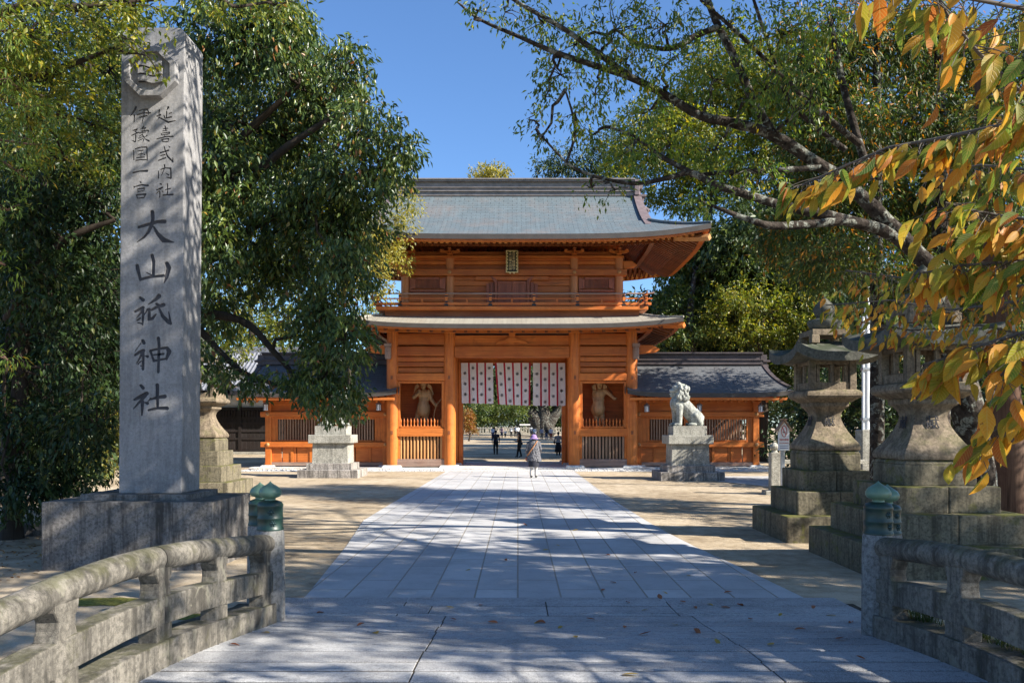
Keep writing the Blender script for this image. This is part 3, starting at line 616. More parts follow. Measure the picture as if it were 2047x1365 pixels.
MB().prism(fg, -.14, -.055).build('frog_leg_strut', wx, G, bevel=.008)
# lower roof
LR = Roof(0, 2.5, 7.40, 4.55, 6.33, .80, 2.1, .72, .30, 2.0, 4)
m = MB(); LR.skirt(m, 0, 1.98, 8, 48, .19); m.build('lower_roof', [MT['copper_low'], MT['eave'], MT['wsoff_shade']], G, smooth=50)
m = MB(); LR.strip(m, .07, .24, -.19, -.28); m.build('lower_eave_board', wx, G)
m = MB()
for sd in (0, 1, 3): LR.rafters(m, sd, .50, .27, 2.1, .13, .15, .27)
m.build('lower_rafters', MT['wsoff_shade'], G)
m = MB(); LR.strip(m, 1.15, 1.36, -.44, -.62); m.build('lower_purlin', wx, G)
for sx in (-1, 1):
    hp = MB(); pts = [LR.ring(d, 0, sx, -.36) for d in (-.02, .6, 1.2, 1.9)]
    hp.tube(pts, [.13]*4, 4); hp.build('hip_rafter', wx, G)
# balcony
MB().box(-6.05, 6.05, -.95, 5.95, 7.10, 7.25).build('balcony_floor', wx, G, bevel=.01)
MB().box(-5.7, 5.7, -.6, 5.6, 6.75, 7.10).build('balcony_skirt', MT['wdark'], G)
r1 = MB(); r2 = MB(); r3 = MB()
for y in (-.86, 5.86): r1.tube([(-6.35, y, 7.87), (-6.1, y, 7.83), (6.1, y, 7.83), (6.35, y, 7.87)], .034, 10); r2.box(-6.25, 6.25, y-.03, y+.03, 7.58, 7.63); r3.box(-6.2, 6.2, y-.055, y+.055, 7.31, 7.43)
for x in (-5.98, 5.98): r1.tube([(x, -1.2, 7.87), (x, -.95, 7.84), (x, 5.95, 7.84), (x, 6.2, 7.87)], .034, 10); r2.box(x-.03, x+.03, -1.1, 6.1, 7.582, 7.632); r3.box(x-.055, x+.055, -1.05, 6.05, 7.312, 7.432)
r1.build('balcony_top_rail', MT['wgreyx'], G, smooth=50); r2.build('balcony_middle_rail', wxd, G); r3.build('balcony_bottom_rail', wxd, G, bevel=.008)
rp = MB().box(-.055, .055, -.055, .055, 7.25, 7.80).mesh('railing_post', wz, bevel=.006); bd = [MB().box(-.062, .062, -.062, .062, a, b).mesh('metal_band', MT['black']) for a, b in ((7.42, 7.49), (7.68, 7.74))]+[MB().tbox(0, 0, 7.27, 7.36, .085, .075, .085, .075).mesh('metal_band', MT['black'])]
for x in (-5.98, -4.98, -2.92, -.96, .98, 2.92, 4.98, 5.98):
    o_ = obj('railing_post', rp, G); o_.location = (x, -.86, 0); [obj('metal_band', b_, o_) for b_ in bd]
for x in (-4, -2, 0.0, 2, 4):
    MB().box(x-.04, x+.04, -.9, -.82, 7.43, 7.58).build('railing_strut', wz, G)
# upper storey
UY = .3; ux = (-4.9, -XI, XI, 4.9)
MB().box(-4.85, 4.85, UY+.05, 4.75, 7.2, 9.95).build('upper_wall', wxd, G)
um = MB().lathe([(.2, 7.25), (.205, 8.3), (.2, 9.7)], 20).mesh('upper_column', MT['wcol'], smooth=40)
nm = MB(); nm.lathe([(.085, 0), (.085, .03), (.055, .05), (.03, .075)], 14); nm = nm.mesh('nail_cover', MT['wgold'], smooth=40)
for yy in (UY, 4.7):
    for x in ux:
        c = obj('upper_column', um, G); c.location = (x, yy, 0)
        if yy == UY: n_ = obj('nail_cover', nm, c); n_.location = (0, -.29, 8.95); n_.rotation_euler = (R(90), 0, 0)
q = MB(); q.box(-5.25, 5.25, UY-.28, UY+.1, 8.80, 9.10); q.build('upper_tie_beam', wx, G, bevel=.03, seg=2)
MB().box(-5.1, 5.1, UY-.10, UY+.1, 9.34, 9.50).build('upper_beam', wx, G, bevel=.02)
MB().box(-5.1, 5.1, UY-.22, UY+.22, 9.62, 9.72).build('upper_plate', wx, G, bevel=.01)
q = MB()
for i, (z0, z1) in enumerate(((7.5, 7.78), (7.79, 8.06), (8.07, 8.36), (8.37, 8.62), (8.63, 8.80), (9.11, 9.33), (9.51, 9.62))): q.box(-4.75, 4.75, UY-.04-.012*(i % 2), UY+.04, z0, z1)
q.build('upper_boards', wxd, G, bevel=.025, seg=2, smooth=40)
for x in ux: bracket(G, x, UY-.05, 9.72, wx, .62)
for s in (-1, 1):
    for y in (-.0,): MB().prism([(s*5.1, 9.15), (s*5.6, 9.2), (s*5.75, 9.32), (s*5.5, 9.5), (s*5.1, 9.5)], UY-.1, UY+.1).build('beam_nose', wx, G, bevel=.02)
    cx_ = s*3.87
    fr = MB(); fr.prism([(cx_-.82, 8.18), (cx_-.55, 8.25), (cx_-.55, 8.65), (cx_-.82, 8.74)], UY-.16, UY-.05); fr.prism([(cx_+.82, 8.18), (cx_+.55, 8.25), (cx_+.55, 8.65), (cx_+.82, 8.74)], UY-.16, UY-.05)
    fr.box(cx_-.82, cx_+.82, UY-.18, UY-.05, 8.07, 8.17); fr.box(cx_-.55, cx_+.55, UY-.15, UY-.05, 8.65, 8.74)
    w = fr.build('louvre_window', wzr, G, bevel=.006)
    sl_ = MB(); [sl_.box(cx_-.54+i*.06, cx_-.54+i*.06+.035, UY-.13, UY-.06, 8.24, 8.66) for i in range(18)]; sl_.build('slats', wzr, w)
    MB().box(cx_-.9, cx_+.9, UY-.1, UY-.03, 7.62, 7.9).build('window_panel', wxd, G, bevel=.02)
# upper doors
for s in (-1, 1):
    dl = MB(); dl.box(s*.01, s*.66, UY-.13, UY-.06, 7.36, 8.56); d_ = dl.build('door_leaf', wzr, G, bevel=.006)
    e = MB(); e.box(s*.01, s*.09, UY-.16, UY-.13, 7.36, 8.56); e.box(s*.58, s*.66, UY-.16, UY-.13, 7.36, 8.56); e.box(s*.09, s*.58, UY-.16, UY-.13, 8.46, 8.56); e.box(s*.09, s*.58, UY-.16, UY-.13, 7.36, 7.46); e.box(s*.31, s*.36, UY-.15, UY-.13, 7.46, 8.46); e.build('door_rail', wzr, d_, bevel=.004)
    j = MB(); j.prism([(s*.68, 7.3), (s*.80, 7.3), (s*.80, 8.5), (s*1.0, 8.78), (s*.88, 8.78), (s*.68, 8.6)], UY-.22, UY-.05); j.box(s*.84, s*1.0, UY-.18, UY-.05, 7.3, 8.5); j.box(s*1.02, s*1.18, UY-.13, UY-.05, 7.3, 8.45); j.build('door_jamb', wzr, G, bevel=.006)
MB().box(-1.68, 1.68, UY-.2, UY-.05, 8.60, 8.78).build('door_lintel', wxd, G, bevel=.02)
# upper roof
UR = Roof(0, 2.5, 8.46, 5.1, 10.07, 3.22, 5.1, .50, .46, 3.4, 4)
DI = 2.36; GX = UR.hx-DI
m = MB(); UR.skirt(m, 0, DI, 12, 60, .22); m.build('upper_roof_skirt', [MT['copper'], MT['eave'], MT['wsoff_shade']], G, smooth=50)
m = MB()
for sgn in (-1, 1):
    for dzz, mi in ((.0, 0), (-.2, 2)):
        m.grid(lambda u, v, sgn=sgn, dzz=dzz: (lerp(-GX-.02, GX+.02, u), 2.5+sgn*(5.1-lerp(DI-.03, 5.1, v)), UR.prof(lerp(DI-.03, 5.1, v))+dzz+.003), 24, 14, mi)
m.build('upper_roof', [MT['copper'], MT['eave'], wx], G, smooth=50)
for s in (-1, 1):                                      # rake boards, gable
    vg = MB(); n = 14
    for sgn in (-1, 1):
        vs = []
        for i in range(n+1):
            d = lerp(1.75, 5.1, i/n); y = 2.5+sgn*(5.1-d); z = UR.prof(d); fl = .30*(1-i/n)**2; xa = s*(GX-.25+fl*.3); xb = s*(GX+.12+fl*.8)
            vs += [(xa, y, z+.02), (xa, y, z+.14), (xb, y, z+.10), (xb, y, z-.26)]
        vg.add(vs, [(i*4+k, i*4+(k+1) % 4, i*4+4+(k+1) % 4, i*4+4+k) for i in range(n) for k in range(4)]+[(0, 1, 2, 3), (n*4, n*4+1, n*4+2, n*4+3)])
    vg.build('rake_edge', MT['verge'], G, smooth=40)
    gb = MB(); n = 12; pr_ = [(2.5+(-1+2*i/n)*(5.1-DI), UR.prof(5.1-abs(-1+2*i/n)*(5.1-DI))-.22) for i in range(n+1)]
    gb.prism(pr_+[(2.5+(5.1-DI), UR.prof(DI)-.4), (2.5-(5.1-DI), UR.prof(DI)-.4)], s*(GX-.25), s*(GX-.15), axis='x'); gb.build('gable_wall', wxd, G)
    # ridge end
    re = MB(); re.box(s*5.88, s*6.12, 2.0, 3.0, 13.05, 13.8); re.box(s*5.9, s*6.35, 2.15, 2.85, 12.72, 13.08); re.box(s*6.0, s*6.45, 2.05, 2.95, 12.98, 13.1); re.box(s*5.95, s*6.3, 2.25, 2.75, 13.4, 13.7)
    re.tube([(s*6.0, 1.95, 12.55), (s*6.2, 1.7, 12.3), (s*6.5, 1.6, 12.15)], [.2, .18, .12], 8); re.build('ridge_end', MT['verge'], G, bevel=.02)
rd = MB()
for hy_, z0, z1 in ((.34, 13.05, 13.24), (.42, 13.24, 13.29), (.33, 13.29, 13.42), (.40, 13.42, 13.46), (.30, 13.46, 13.72), (.46, 13.72, 13.79), (.52, 13.79, 13.84), (.38, 13.84, 13.90)): rd.box(-5.9, 5.9, 2.5-hy_, 2.5+hy_, z0, z1)
rd.build('ridge', MT['ridge'], G, bevel=.008)
m = MB(); UR.strip(m, .08, .28, -.22, -.32, 60); m.build('upper_eave_board', wx, G)
m = MB()
for sd in range(4): m = MB(); UR.rafters(m, sd, .25, .33, 1.5, .12, .13, .32); m.build('flying_rafters', MT['wbase_shade' if sd % 2 else 'wend'], G)  # side rafters coloured darker to stand in for shade under the eaves
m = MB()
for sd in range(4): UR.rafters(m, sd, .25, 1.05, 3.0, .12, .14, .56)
m.build('base_rafters', MT['wbase_shade'], G)
m = MB(); UR.strip(m, 1.12, 1.26, -.46, -.56, 60); m.build('rafter_lath', MT['wsoff_shade'], G)
m = MB(); UR.strip(m, 2.05, 2.25, -.72, -.94, 60); m.build('upper_purlin', MT['wbase_shade'], G)
for sx in (-1, 1):
    hp = MB(); pts = [UR.ring(d, 0, sx, -.60) for d in (.06, .4, .8, 1.2, 1.6, 2.0)]
    hp.tube(pts, [.15]*6, 4); hp.build('hip_rafter', MT['wgold'], G)
    hp = MB(); pts = [UR.ring(d, 0, sx, .04) for d in (.0, .5, 1.0, 1.8, 2.3)]; hp.tube(pts, [.05, .06, .07, .08, .08], 8); hp.build('hip_ridge', MT['copper'], G, smooth=50)
    hp = MB(); pts = [LR.ring(d, 0, sx, .02) for d in (.0, .5, 1.0, 1.9)]; hp.tube(pts, [.04, .05, .06, .06], 8); hp.build('hip_ridge', MT['copper_low'], G, smooth=50)

# ---------------------------------------------------------------- name plaque
pl = thing('name_plaque', 'gilded black name plaque hanging under the upper eaves of the gate', 'plaque', (-.26, 36.35, 8.86)); pl.rotation_euler = (R(-9), 0, 0)
MB().box(-.17, .17, -.02, .02, .10, 1.0).build('tablet', MT['ink'], pl)
f_ = MB(); f_.box(-.27, .27, -.01, .05, .04, 1.07); f_.build('backing', m_plain('plaque_green', (.10, .12, .03), .5), pl)
e = MB()
for s in (-1, 1):
    for k in range(9): z = .10+k*.115; e.prism([(s*.24, z-.05), (s*.275, z-.03), (s*.265, z+.01), (s*.285, z+.05), (s*.24, z+.06)], -.05, .0)
    for k in range(6): e.box(s*.185, s*.225, -.04, -.012, .16+k*.15, .235+k*.15)
    e.box(s*.05, s*.12, -.04, 0, 1.0, 1.03); e.box(s*.05, s*.12, -.04, 0, -.02, .06)
for z in (.03, 1.05): e.box(-.28, .28, -.05, .0, z, z+.03)
e.build('gilt_frame', MT['gold'], pl)
t1 = textmesh('日本總鎮守', .17, MT['gold'], .006, vertical=True); t2 = textmesh('大山積大明神', .145, MT['gold'], .006, vertical=True)
for tm, x, n_ in ((t1, .075, 5), (t2, -.08, 6)):
    o_ = obj('lettering', tm, pl); ys_ = [v.co.y for v in tm.vertices]; xs_ = [v.co.x for v in tm.vertices]
    k = .82/(max(ys_)-min(ys_)); kx = .135/(max(xs_)-min(xs_)); o_.scale = (kx, k, 1); o_.rotation_euler = (R(90), 0, 0); o_.location = (x-kx*(max(xs_)+min(xs_))/2, -.028, .55-k*(max(ys_)+min(ys_))/2)

# ---------------------------------------------------------------- curtains in the passage
NY = 38.75; sc_ = F/NY
emb = MB()
for k in range(16): emb.tube([(.062*math.cos(2*math.pi*(k+i)/16), 0, .062*math.sin(2*math.pi*(k+i)/16)) for i in (0, 1)], .009, 5)
for k in range(3): a = k*math.pi/3+.3; emb.tube([(-.036*math.cos(a), 0, -.036*math.sin(a)), (.036*math.cos(a), 0, .036*math.sin(a))], .011, 5)
embm = emb.mesh('crest', MT['ink'])
def curtain(px0, px1, pb0, pb1, ytop, yb0, yb1, start, label):
    X0, X1 = (px0-CX)/sc_, (px1-CX)/sc_; B0, B1 = (pb0-CX)/sc_, (pb1-CX)/sc_; Zt = H+(CY-ytop)/sc_; Z0, Z1 = H+(CY-yb0)/sc_, H+(CY-yb1)/sc_
    def fn(u, v):
        x = lerp(lerp(X0, X1, u), lerp(B0, B1, u), v); z = lerp(Zt, lerp(Z0, Z1, u), v)+(.012*math.sin(u*40)*(v > .97))
        return (x, NY+.03*v*math.sin(u*13+start)+.012*v*math.sin(u*31), z)
    t = thing('shrine_curtain', label, 'curtain', fn(.5, 0), 0, 'white curtains hanging in the gate passage'); o = t.location
    c = MB()
    for k in range(4): c.grid(lambda u, v, k=k: fn((k+.03+u*.94)/4 if True else 0, v), 8, 10)
    c.build('cloth', MT['cloth'], t, off=o, smooth=60, fix=False)
    r = MB()
    ed = {0: (1, 2, 3), 1: (0, 1, 2, 3, 4), 2: (1, 2, 3)}[start]
    for k in ed: r.grid(lambda u, v, k=k: tuple(Vector(fn(k/4+(u-.5)*.055, v))+Vector((0, -.006, 0))), 2, 10)
    r.build('red_seam', MT['red_cloth'], t, off=o, fix=False)
    for k in range(4):
        odd = (k % 2 == 0) if start != 3 else 0
        for j in range(4):
            v = (.26+.26*j) if odd else (.13+.26*j)
            if v > .95: continue
            p = Vector(fn((k+.5)/4, v))+Vector((0, -.02, 0)); q = obj('crest', embm, t); q.location = p-o
    MB().tube([(X0-.05, NY, Zt+.01), (X1+.05, NY, Zt+.01)], .02, 8).build('curtain_rod', wx, t, off=o)
curtain(921, 986, 923, 987, 725, 806, 807, 0, 'left white curtain with red seams in the gate passage, hanging straight')
curtain(991, 1059, 997, 1058, 725, 808, 811, 1, 'middle white curtain between two others in the gate passage, pulled slantwise at its left edge')
curtain(1065, 1130, 1065, 1131, 725, 811, 811, 2, 'right white curtain of the gate passage, next to the right gate column')
# ================================================================ roofed walls left and right of the gate
def wing(s, label, roofm):
    t = thing('roofed_wall', label, 'roofed wall', (-.26+s*8.6, 37.2, 0), 0, 'roofed walls flanking the gate'); ox = 8.6
    X = lambda x: s*(x-ox)
    MB().box(X(5.5), X(12.0), -.75, .9, -.05, .05).build('stone_kerb', MT['white_stone'], t, bevel=.01)
    for x in (5.86, 8.35, 11.30):
        c = MB().box(X(x)-.14, X(x)+.14, -.14, .14, .12, 3.1).build('post', wz, t, bevel=.015); MB().tbox(X(x), 0, .04, .13, .34, .34, .27, .27).build('plinth', MT['white_stone'], c, bevel=.01)
        for z in (1.08, 2.48):
            n_ = obj('nail_cover', nm, c); n_.location = (X(x), -.2, z); n_.rotation_euler = (R(90), 0, 0); n_.scale = (1.0, 1.0, 1.0)
    MB().box(X(5.5), X(11.65), -.2, .12, .96, 1.2).build('rail_beam', wx, t, bevel=.02)
    MB().box(X(5.5), X(11.65), -.2, .12, 2.36, 2.6).build('rail_beam', wx, t, bevel=.02)
    MB().box(X(5.6), X(11.5), -.1, .1, .1, .26).build('ground_beam', MT['wgreyx'], t, bevel=.01)
    pn = MB()
    for i in range(8): pn.box(X(5.95+i*.68), X(5.95+i*.68+.64), -.03, .03, .26, .96)
    pn.build('lower_panel', wxd, t, bevel=.012)
    for i in (1, 2.55, 5.0, 6.3): MB().box(X(5.93+i*.68)-.06, X(5.93+i*.68)+.06, -.07, .07, .26, .96).build('stud', wz, t)
    MB().box(X(5.7), X(11.5), -.05, .05, 2.6, 3.15).build('frieze_board', wx, t)
    for a, b in ((6.1, 8.2), (8.55, 11.1)):
        f_ = MB(); f_.box(X(a-.1), X(a+.28), -.05, .06, 1.2, 2.36); f_.box(X(b-.22), X(b+.1), -.05, .06, 1.2, 2.36); f_.box(X(a+.28), X(b-.22), -.07, .06, 2.25, 2.36); f_.box(X(a+.28), X(b-.22), -.07, .06, 1.2, 1.29)
        w = f_.build('lattice_window', wz, t, bevel=.008)
        q = MB(); n = int((b-a-.5)/.125)
        for i in range(n): x = a+.34+i*.125; q.box(X(x), X(x+.055), -.06, .0, 1.29, 2.25)
        q.build('slats', MT['wgray'], w)
    MB().box(X(5.6), X(10.9), 1.0, 1.06, .2, 3.2).build('back_wall', MT['wdark'], t)
    # gabled roof
    prof = lambda d: 3.42+1.62*(.55*(d/2.7)+.45*(d/2.7)**2)
    def rf(u, d, dz_=0):
        e = 1-d/2.7; xa = 5.32-.12*e; xb = 12.05+.72*e**1.6
        x = lerp(xa, xb, u); k = max(0, abs(u*2-1)); return (X(x), -1.25+d, prof(d)+.16*k**5*e+dz_)
    m = MB(); th = .2
    for sg in (0, 1):
        for dzz, mi in ((0, 0), (-th, 2)):
            m.grid(lambda u, v: (rf(u, v*2.7, dzz) if not sg else (rf(u, v*2.7, dzz)[0], 2.9-rf(u, v*2.7)[1], rf(u, v*2.7, dzz)[2])), 24, 10, mi)
        pr2 = []
        for i in range(25):
            a = rf(i/24, 0); b = rf(i/24, 0, -th)
            if sg: a = (a[0], 2.9-a[1], a[2]); b = (b[0], 2.9-b[1], b[2])
            pr2 += [a, b]
        m.add(pr2, [(2*i, 2*i+1, 2*i+3, 2*i+2) for i in range(24)], 1)
    m.build('roof', [roofm, MT['eave'], wx], t, smooth=50)
    for u_, nm_ in ((0, 'rake_edge'), (1, 'rake_edge')):
        v_ = MB(); vs = []
        seq = [(d, 0) for d in np.linspace(0, 2.7, 8)]+[(d, 1) for d in np.linspace(2.7, 0, 8)[1:]]
        for d, sg in seq:
            p = rf(u_, float(d)); y = p[1] if not sg else 2.9-p[1]; w_ = .09 if u_ else -.09
            vs += [(p[0]-s*.1, y, p[2]+.05), (p[0]+s*w_, y, p[2]+.05), (p[0]+s*w_, y, p[2]-.24), (p[0]-s*.1, y, p[2]-.24)]
        n = len(seq)-1
        v_.add(vs, [(i*4+k, i*4+(k+1) % 4, i*4+4+(k+1) % 4, i*4+4+k) for i in range(n) for k in range(4)]+[(0, 1, 2, 3), (n*4, n*4+1, n*4+2, n*4+3)]); v_.build('rake_edge', MT['ridge_dark'], t, smooth=40)
    q = MB(); y = 1.45
    for hy_, z0, z1 in ((.34, 4.88, 5.08), (.40, 5.08, 5.13), (.28, 5.13, 5.34), (.36, 5.34, 5.40), (.42, 5.40, 5.46)): q.box(X(5.3), X(12.0), y-hy_, y+hy_, z0, z1)
    q.box(X(11.9), X(12.2), y-.3, y+.3, 4.7, 5.35); q.box(X(12.0), X(12.35), y-.36, y+.36, 5.0, 5.1); q.box(X(12.0), X(12.3), y-.2, y+.2, 4.5, 4.9)
    q.build('ridge', MT['ridge_dark'], t, bevel=.008)
    fb = MB(); fb.box(X(5.3), X(12.4), -1.2, -1.0, 3.10, 3.22); fb.build('eave_board', wx, t, bevel=.01)
    ra = MB(); n = 22
    for i in range(n):
        x = X(lerp(5.5, 12.2, i/(n-1)))
        ra.add([(x-.05, -.95, 3.0), (x+.05, -.95, 3.0), (x+.05, 1.4, 4.1), (x-.05, 1.4, 4.1), (x-.05, -.95, 3.1), (x+.05, -.95, 3.1), (x+.05, 1.4, 4.2), (x-.05, 1.4, 4.2)], [(0, 3, 2, 1), (4, 5, 6, 7), (0, 1, 5, 4), (1, 2, 6, 5), (2, 3, 7, 6), (3, 0, 4, 7)])
    ra.build('rafters', wy, t)
    MB().box(X(5.6), X(11.9), -.12, .1, 3.15, 3.35).build('wall_plate', wx, t)
    return t
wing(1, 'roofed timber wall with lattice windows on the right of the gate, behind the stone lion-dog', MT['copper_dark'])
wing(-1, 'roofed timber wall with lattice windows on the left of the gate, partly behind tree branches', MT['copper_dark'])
# hanging lanterns
def hang(px, py, Y, label):
    p = P(px, py, Y); t = thing('hanging_lantern', label, 'lantern', p, 0, 'small metal lanterns hanging from the roofed walls')
    MB().lathe([(.10, -.16), (.115, -.14), (.115, -.12), (.10, -.12), (.10, .10), (.12, .10)], 6).build('pane', MT['white_paint'], t)
    MB().lathe([(.16, .10), (.15, .12), (.08, .19), (.03, .21), (.02, .24)], 6).build('cap', MT['grey_metal'], t)
    q = MB(); [q.tube([(.108*math.cos(k*math.pi/3), .108*math.sin(k*math.pi/3), -.17), (.108*math.cos(k*math.pi/3), .108*math.sin(k*math.pi/3), .12)], .012, 4) for k in range(6)]; q.tube([(0, 0, .2), (0, 0, .75)], .008, 4); q.build('frame', MT['black'], t)
hang(1293, 816, 36.55, 'small metal lantern hanging beside the right gate column')
hang(1398, 815, 36.55, 'small metal lantern hanging from the right roofed wall just behind the stone lion-dog')
hang(1521, 816, 36.55, 'small metal lantern hanging at the far right end of the right roofed wall')
hang(757, 813, 36.55, 'small metal lantern hanging left of the gate, beside the leftmost big column')
hang(531, 813, 36.55, 'small metal lantern hanging at the far left end of the left roofed wall')

# ================================================================ dark storehouse behind the left wall
t = thing('storehouse', 'old storehouse with black boards below white plaster, left of the gate behind the pillar', 'building', (-21, 56, 0)); o = t.location
MB().box(-27, -15.5, 56, 63, 0, 4.6).build('wall', MT['plaster'], t, off=o)
b = MB()
for i in range(40): b.box(-26.9+i*.285, -26.9+i*.285+.275, 55.93, 55.99, .3, 3.1)
b.build('board_cladding', MT['black_board'], t, off=o, bevel=.01)
b = MB()
for z in (.15, 1.0, 1.55, 2.1, 2.45, 3.12, 4.1): b.box(-27.05, -15.4, 55.87, 55.99, z, z+.14)
for x in (-27, -23.2, -20.9, -19.4, -17.2, -15.6): b.box(x-.1, x+.1, 55.85, 55.99, .1, 4.7)
b.build('timber_frame', MT['black_board'], t, off=o)
q = MB()
for i in range(28): q.box(-22.8+i*.2, -22.8+i*.2+.1, 55.86, 55.92, 2.5, 3.1)
q.build('lattice', MT['black_board'], t, off=o)
MB().box(-27.3, -15.2, 55.2, 63.5, -.02, .16).build('foundation', MT['pale_stone'], t, off=o)
m = MB()
for sg in (1, -1): m.grid(lambda u, v, sg=sg: (lerp(-28, -14.6, u), 59.5-sg*lerp(4.9, 0, v), lerp(4.4, 7.4, v)), 2, 2); m.grid(lambda u, v, sg=sg: (lerp(-28, -14.6, u), 59.5-sg*lerp(4.9, 0, v), lerp(4.4, 7.4, v)-.25), 2, 2)
for i in range(46): x = -27.9+i*.29; m.tube([(x, 54.6, 4.44), (x, 59.4, 7.4)], .07, 6)
m.box(-28.1, -14.5, 59.3, 59.7, 7.2, 7.8); m.build('tiled_roof', m_plain('roof_tile', (.20, .21, .24), .45, 0, .5, .3, 2), t, off=o)

# ================================================================ stone lion-dogs on pedestals
def pedestal(cx, y, label):
    t = thing('statue_pedestal', label, 'pedestal', (cx, y, 0), 0, 'stepped pedestals of the stone lion-dogs')
    MB().box(-1.13, 1.13, -.95, .95, -.03, .30).build('bottom_step', MT['grey_base'], t, bevel=.015)
    MB().box(-.85, .85, -.72, .72, .29, .53).build('second_step', MT['grey_base'], t, bevel=.012)
    MB().tbox(0, 0, .52, 1.29, .68, .56, .66, .54).build('die', MT['pale_stone'], t, bevel=.012)
    MB().box(-.80, .80, -.66, .66, 1.285, 1.60).build('cap', MT['pale_stone'], t, bevel=.015)
    MB().box(-.60, .60, -.46, .46, 1.595, 1.93).build('statue_plinth', MT['pale_stone'], t, bevel=.012); return t
def zz(x, y): return (x-560)/690, (1250-y)/690
kb = MB(); Z_ = lambda x, y, yy=0: (zz(x, y)[0], yy, zz(x, y)[1])
kb.ell(Z_(290, 690), (.24, .27, .30)); kb.cap(Z_(360, 620), Z_(560, 820), .27, .26); kb.cap(Z_(560, 820), Z_(760, 1060), .26, .27)
kb.ell(Z_(430, 430), (.25, .28, .36)); kb.ell(Z_(420, 330), (.22, .25, .2)); kb.ell(Z_(310, 320), (.20, .20, .18)); kb.ell(Z_(215, 370), (.15, .145, .085)); kb.ell(Z_(150, 360), (.055, .09, .06))
kb.ell(Z_(200, 450), (.13, .11, .04)); kb.ell(Z_(190, 505), (.08, .09, .045)); kb.ell(Z_(270, 470), (.12, .14, .14)); kb.ell(Z_(250, 560), (.10, .14, .14))
for sgn in (-1, 1):
    kb.ell(Z_(245, 265, sgn*.08), (.085, .07, .05)); kb.ell(Z_(330, 200, sgn*.13), (.07, .04, .09)); kb.ell(Z_(200, 330, sgn*.07), (.05, .04, .035))
    ox_ = -30 if sgn > 0 else 30
    kb.cap(Z_(310+ox_, 760, sgn*.17), Z_(310+ox_, 960, sgn*.18), .15, .115); kb.cap(Z_(310+ox_, 960, sgn*.18), Z_(310+ox_, 1180, sgn*.18), .115, .095); kb.ell(Z_(275+ox_, 1205, sgn*.18), (.15, .105, .075))
    for k in range(3): kb.ell(Z_(205+ox_, 1212, sgn*.18+(k-1)*.06), (.06, .035, .045))
    kb.ell(Z_(780, 1060, sgn*.2), (.24, .16, .28)); kb.cap(Z_(740, 1010, sgn*.24), Z_(860, 1190, sgn*.24), .14, .11); kb.ell(Z_(660, 1205, sgn*.26), (.17, .10, .07))
    rnd = random.Random(4)
    for k in range(46):
        a = rnd.uniform(0, 1); bb = rnd.uniform(0, 1); x = 300+260*bb+rnd.uniform(-20, 20); y = 230+340*a+bb*40
        if x < 340 and y < 420: continue
        ww = .26 if y > 300 else .2
        kb.ell(Z_(x, y, sgn*(ww+.02*rnd.random())*(1-.35*max(0, bb-.6))), (.058, .062, .075), 8, 6)
for k in range(9): kb.ell(Z_(330+k*33, 190+k*k*5.2, 0), (.06, .13, .06), 8, 6)
kb.cap(Z_(890, 1150), Z_(930, 1030), .10, .09); kb.cap(Z_(930, 1030), Z_(800, 830), .085, .03)
for k in range(5): kb.cap(Z_(905+10*k, 1160-20*k, (k-2)*.06), Z_(930-20*k, 1000-20*k, (k-2)*.05), .05, .035)
kbm = remesh(kb, 'body', MT['komainu'], .011, 1)
for cx, y, s, lb, pb in ((6.15, 29.05, 1, 'pale stone lion-dog with open mouth sitting on the right pedestal, facing the path', 'pale stone pedestal in full view under the right lion-dog'), (-7.05, 30.6, -1, 'pale stone lion-dog on the left pedestal, almost hidden by dark leaves', 'sunlit stone pedestal on the left, below the dark hanging leaves')):
    pedestal(cx, y, pb)
    k = thing('lion_dog', lb, 'statue', (cx, y, 1.925), 0, 'stone lion-dogs before the gate'); b_ = obj('body', kbm, k); b_.scale = (s, 1, 1)
    e = MB(); [e.ell(Z_(212, 318, q*.088), (.022, .02, .022), 8, 6) for q in (-1, 1)]; e_ = e.build('eyes', MT['komainu'], k, smooth=60); e_.scale = (s, 1, 1)

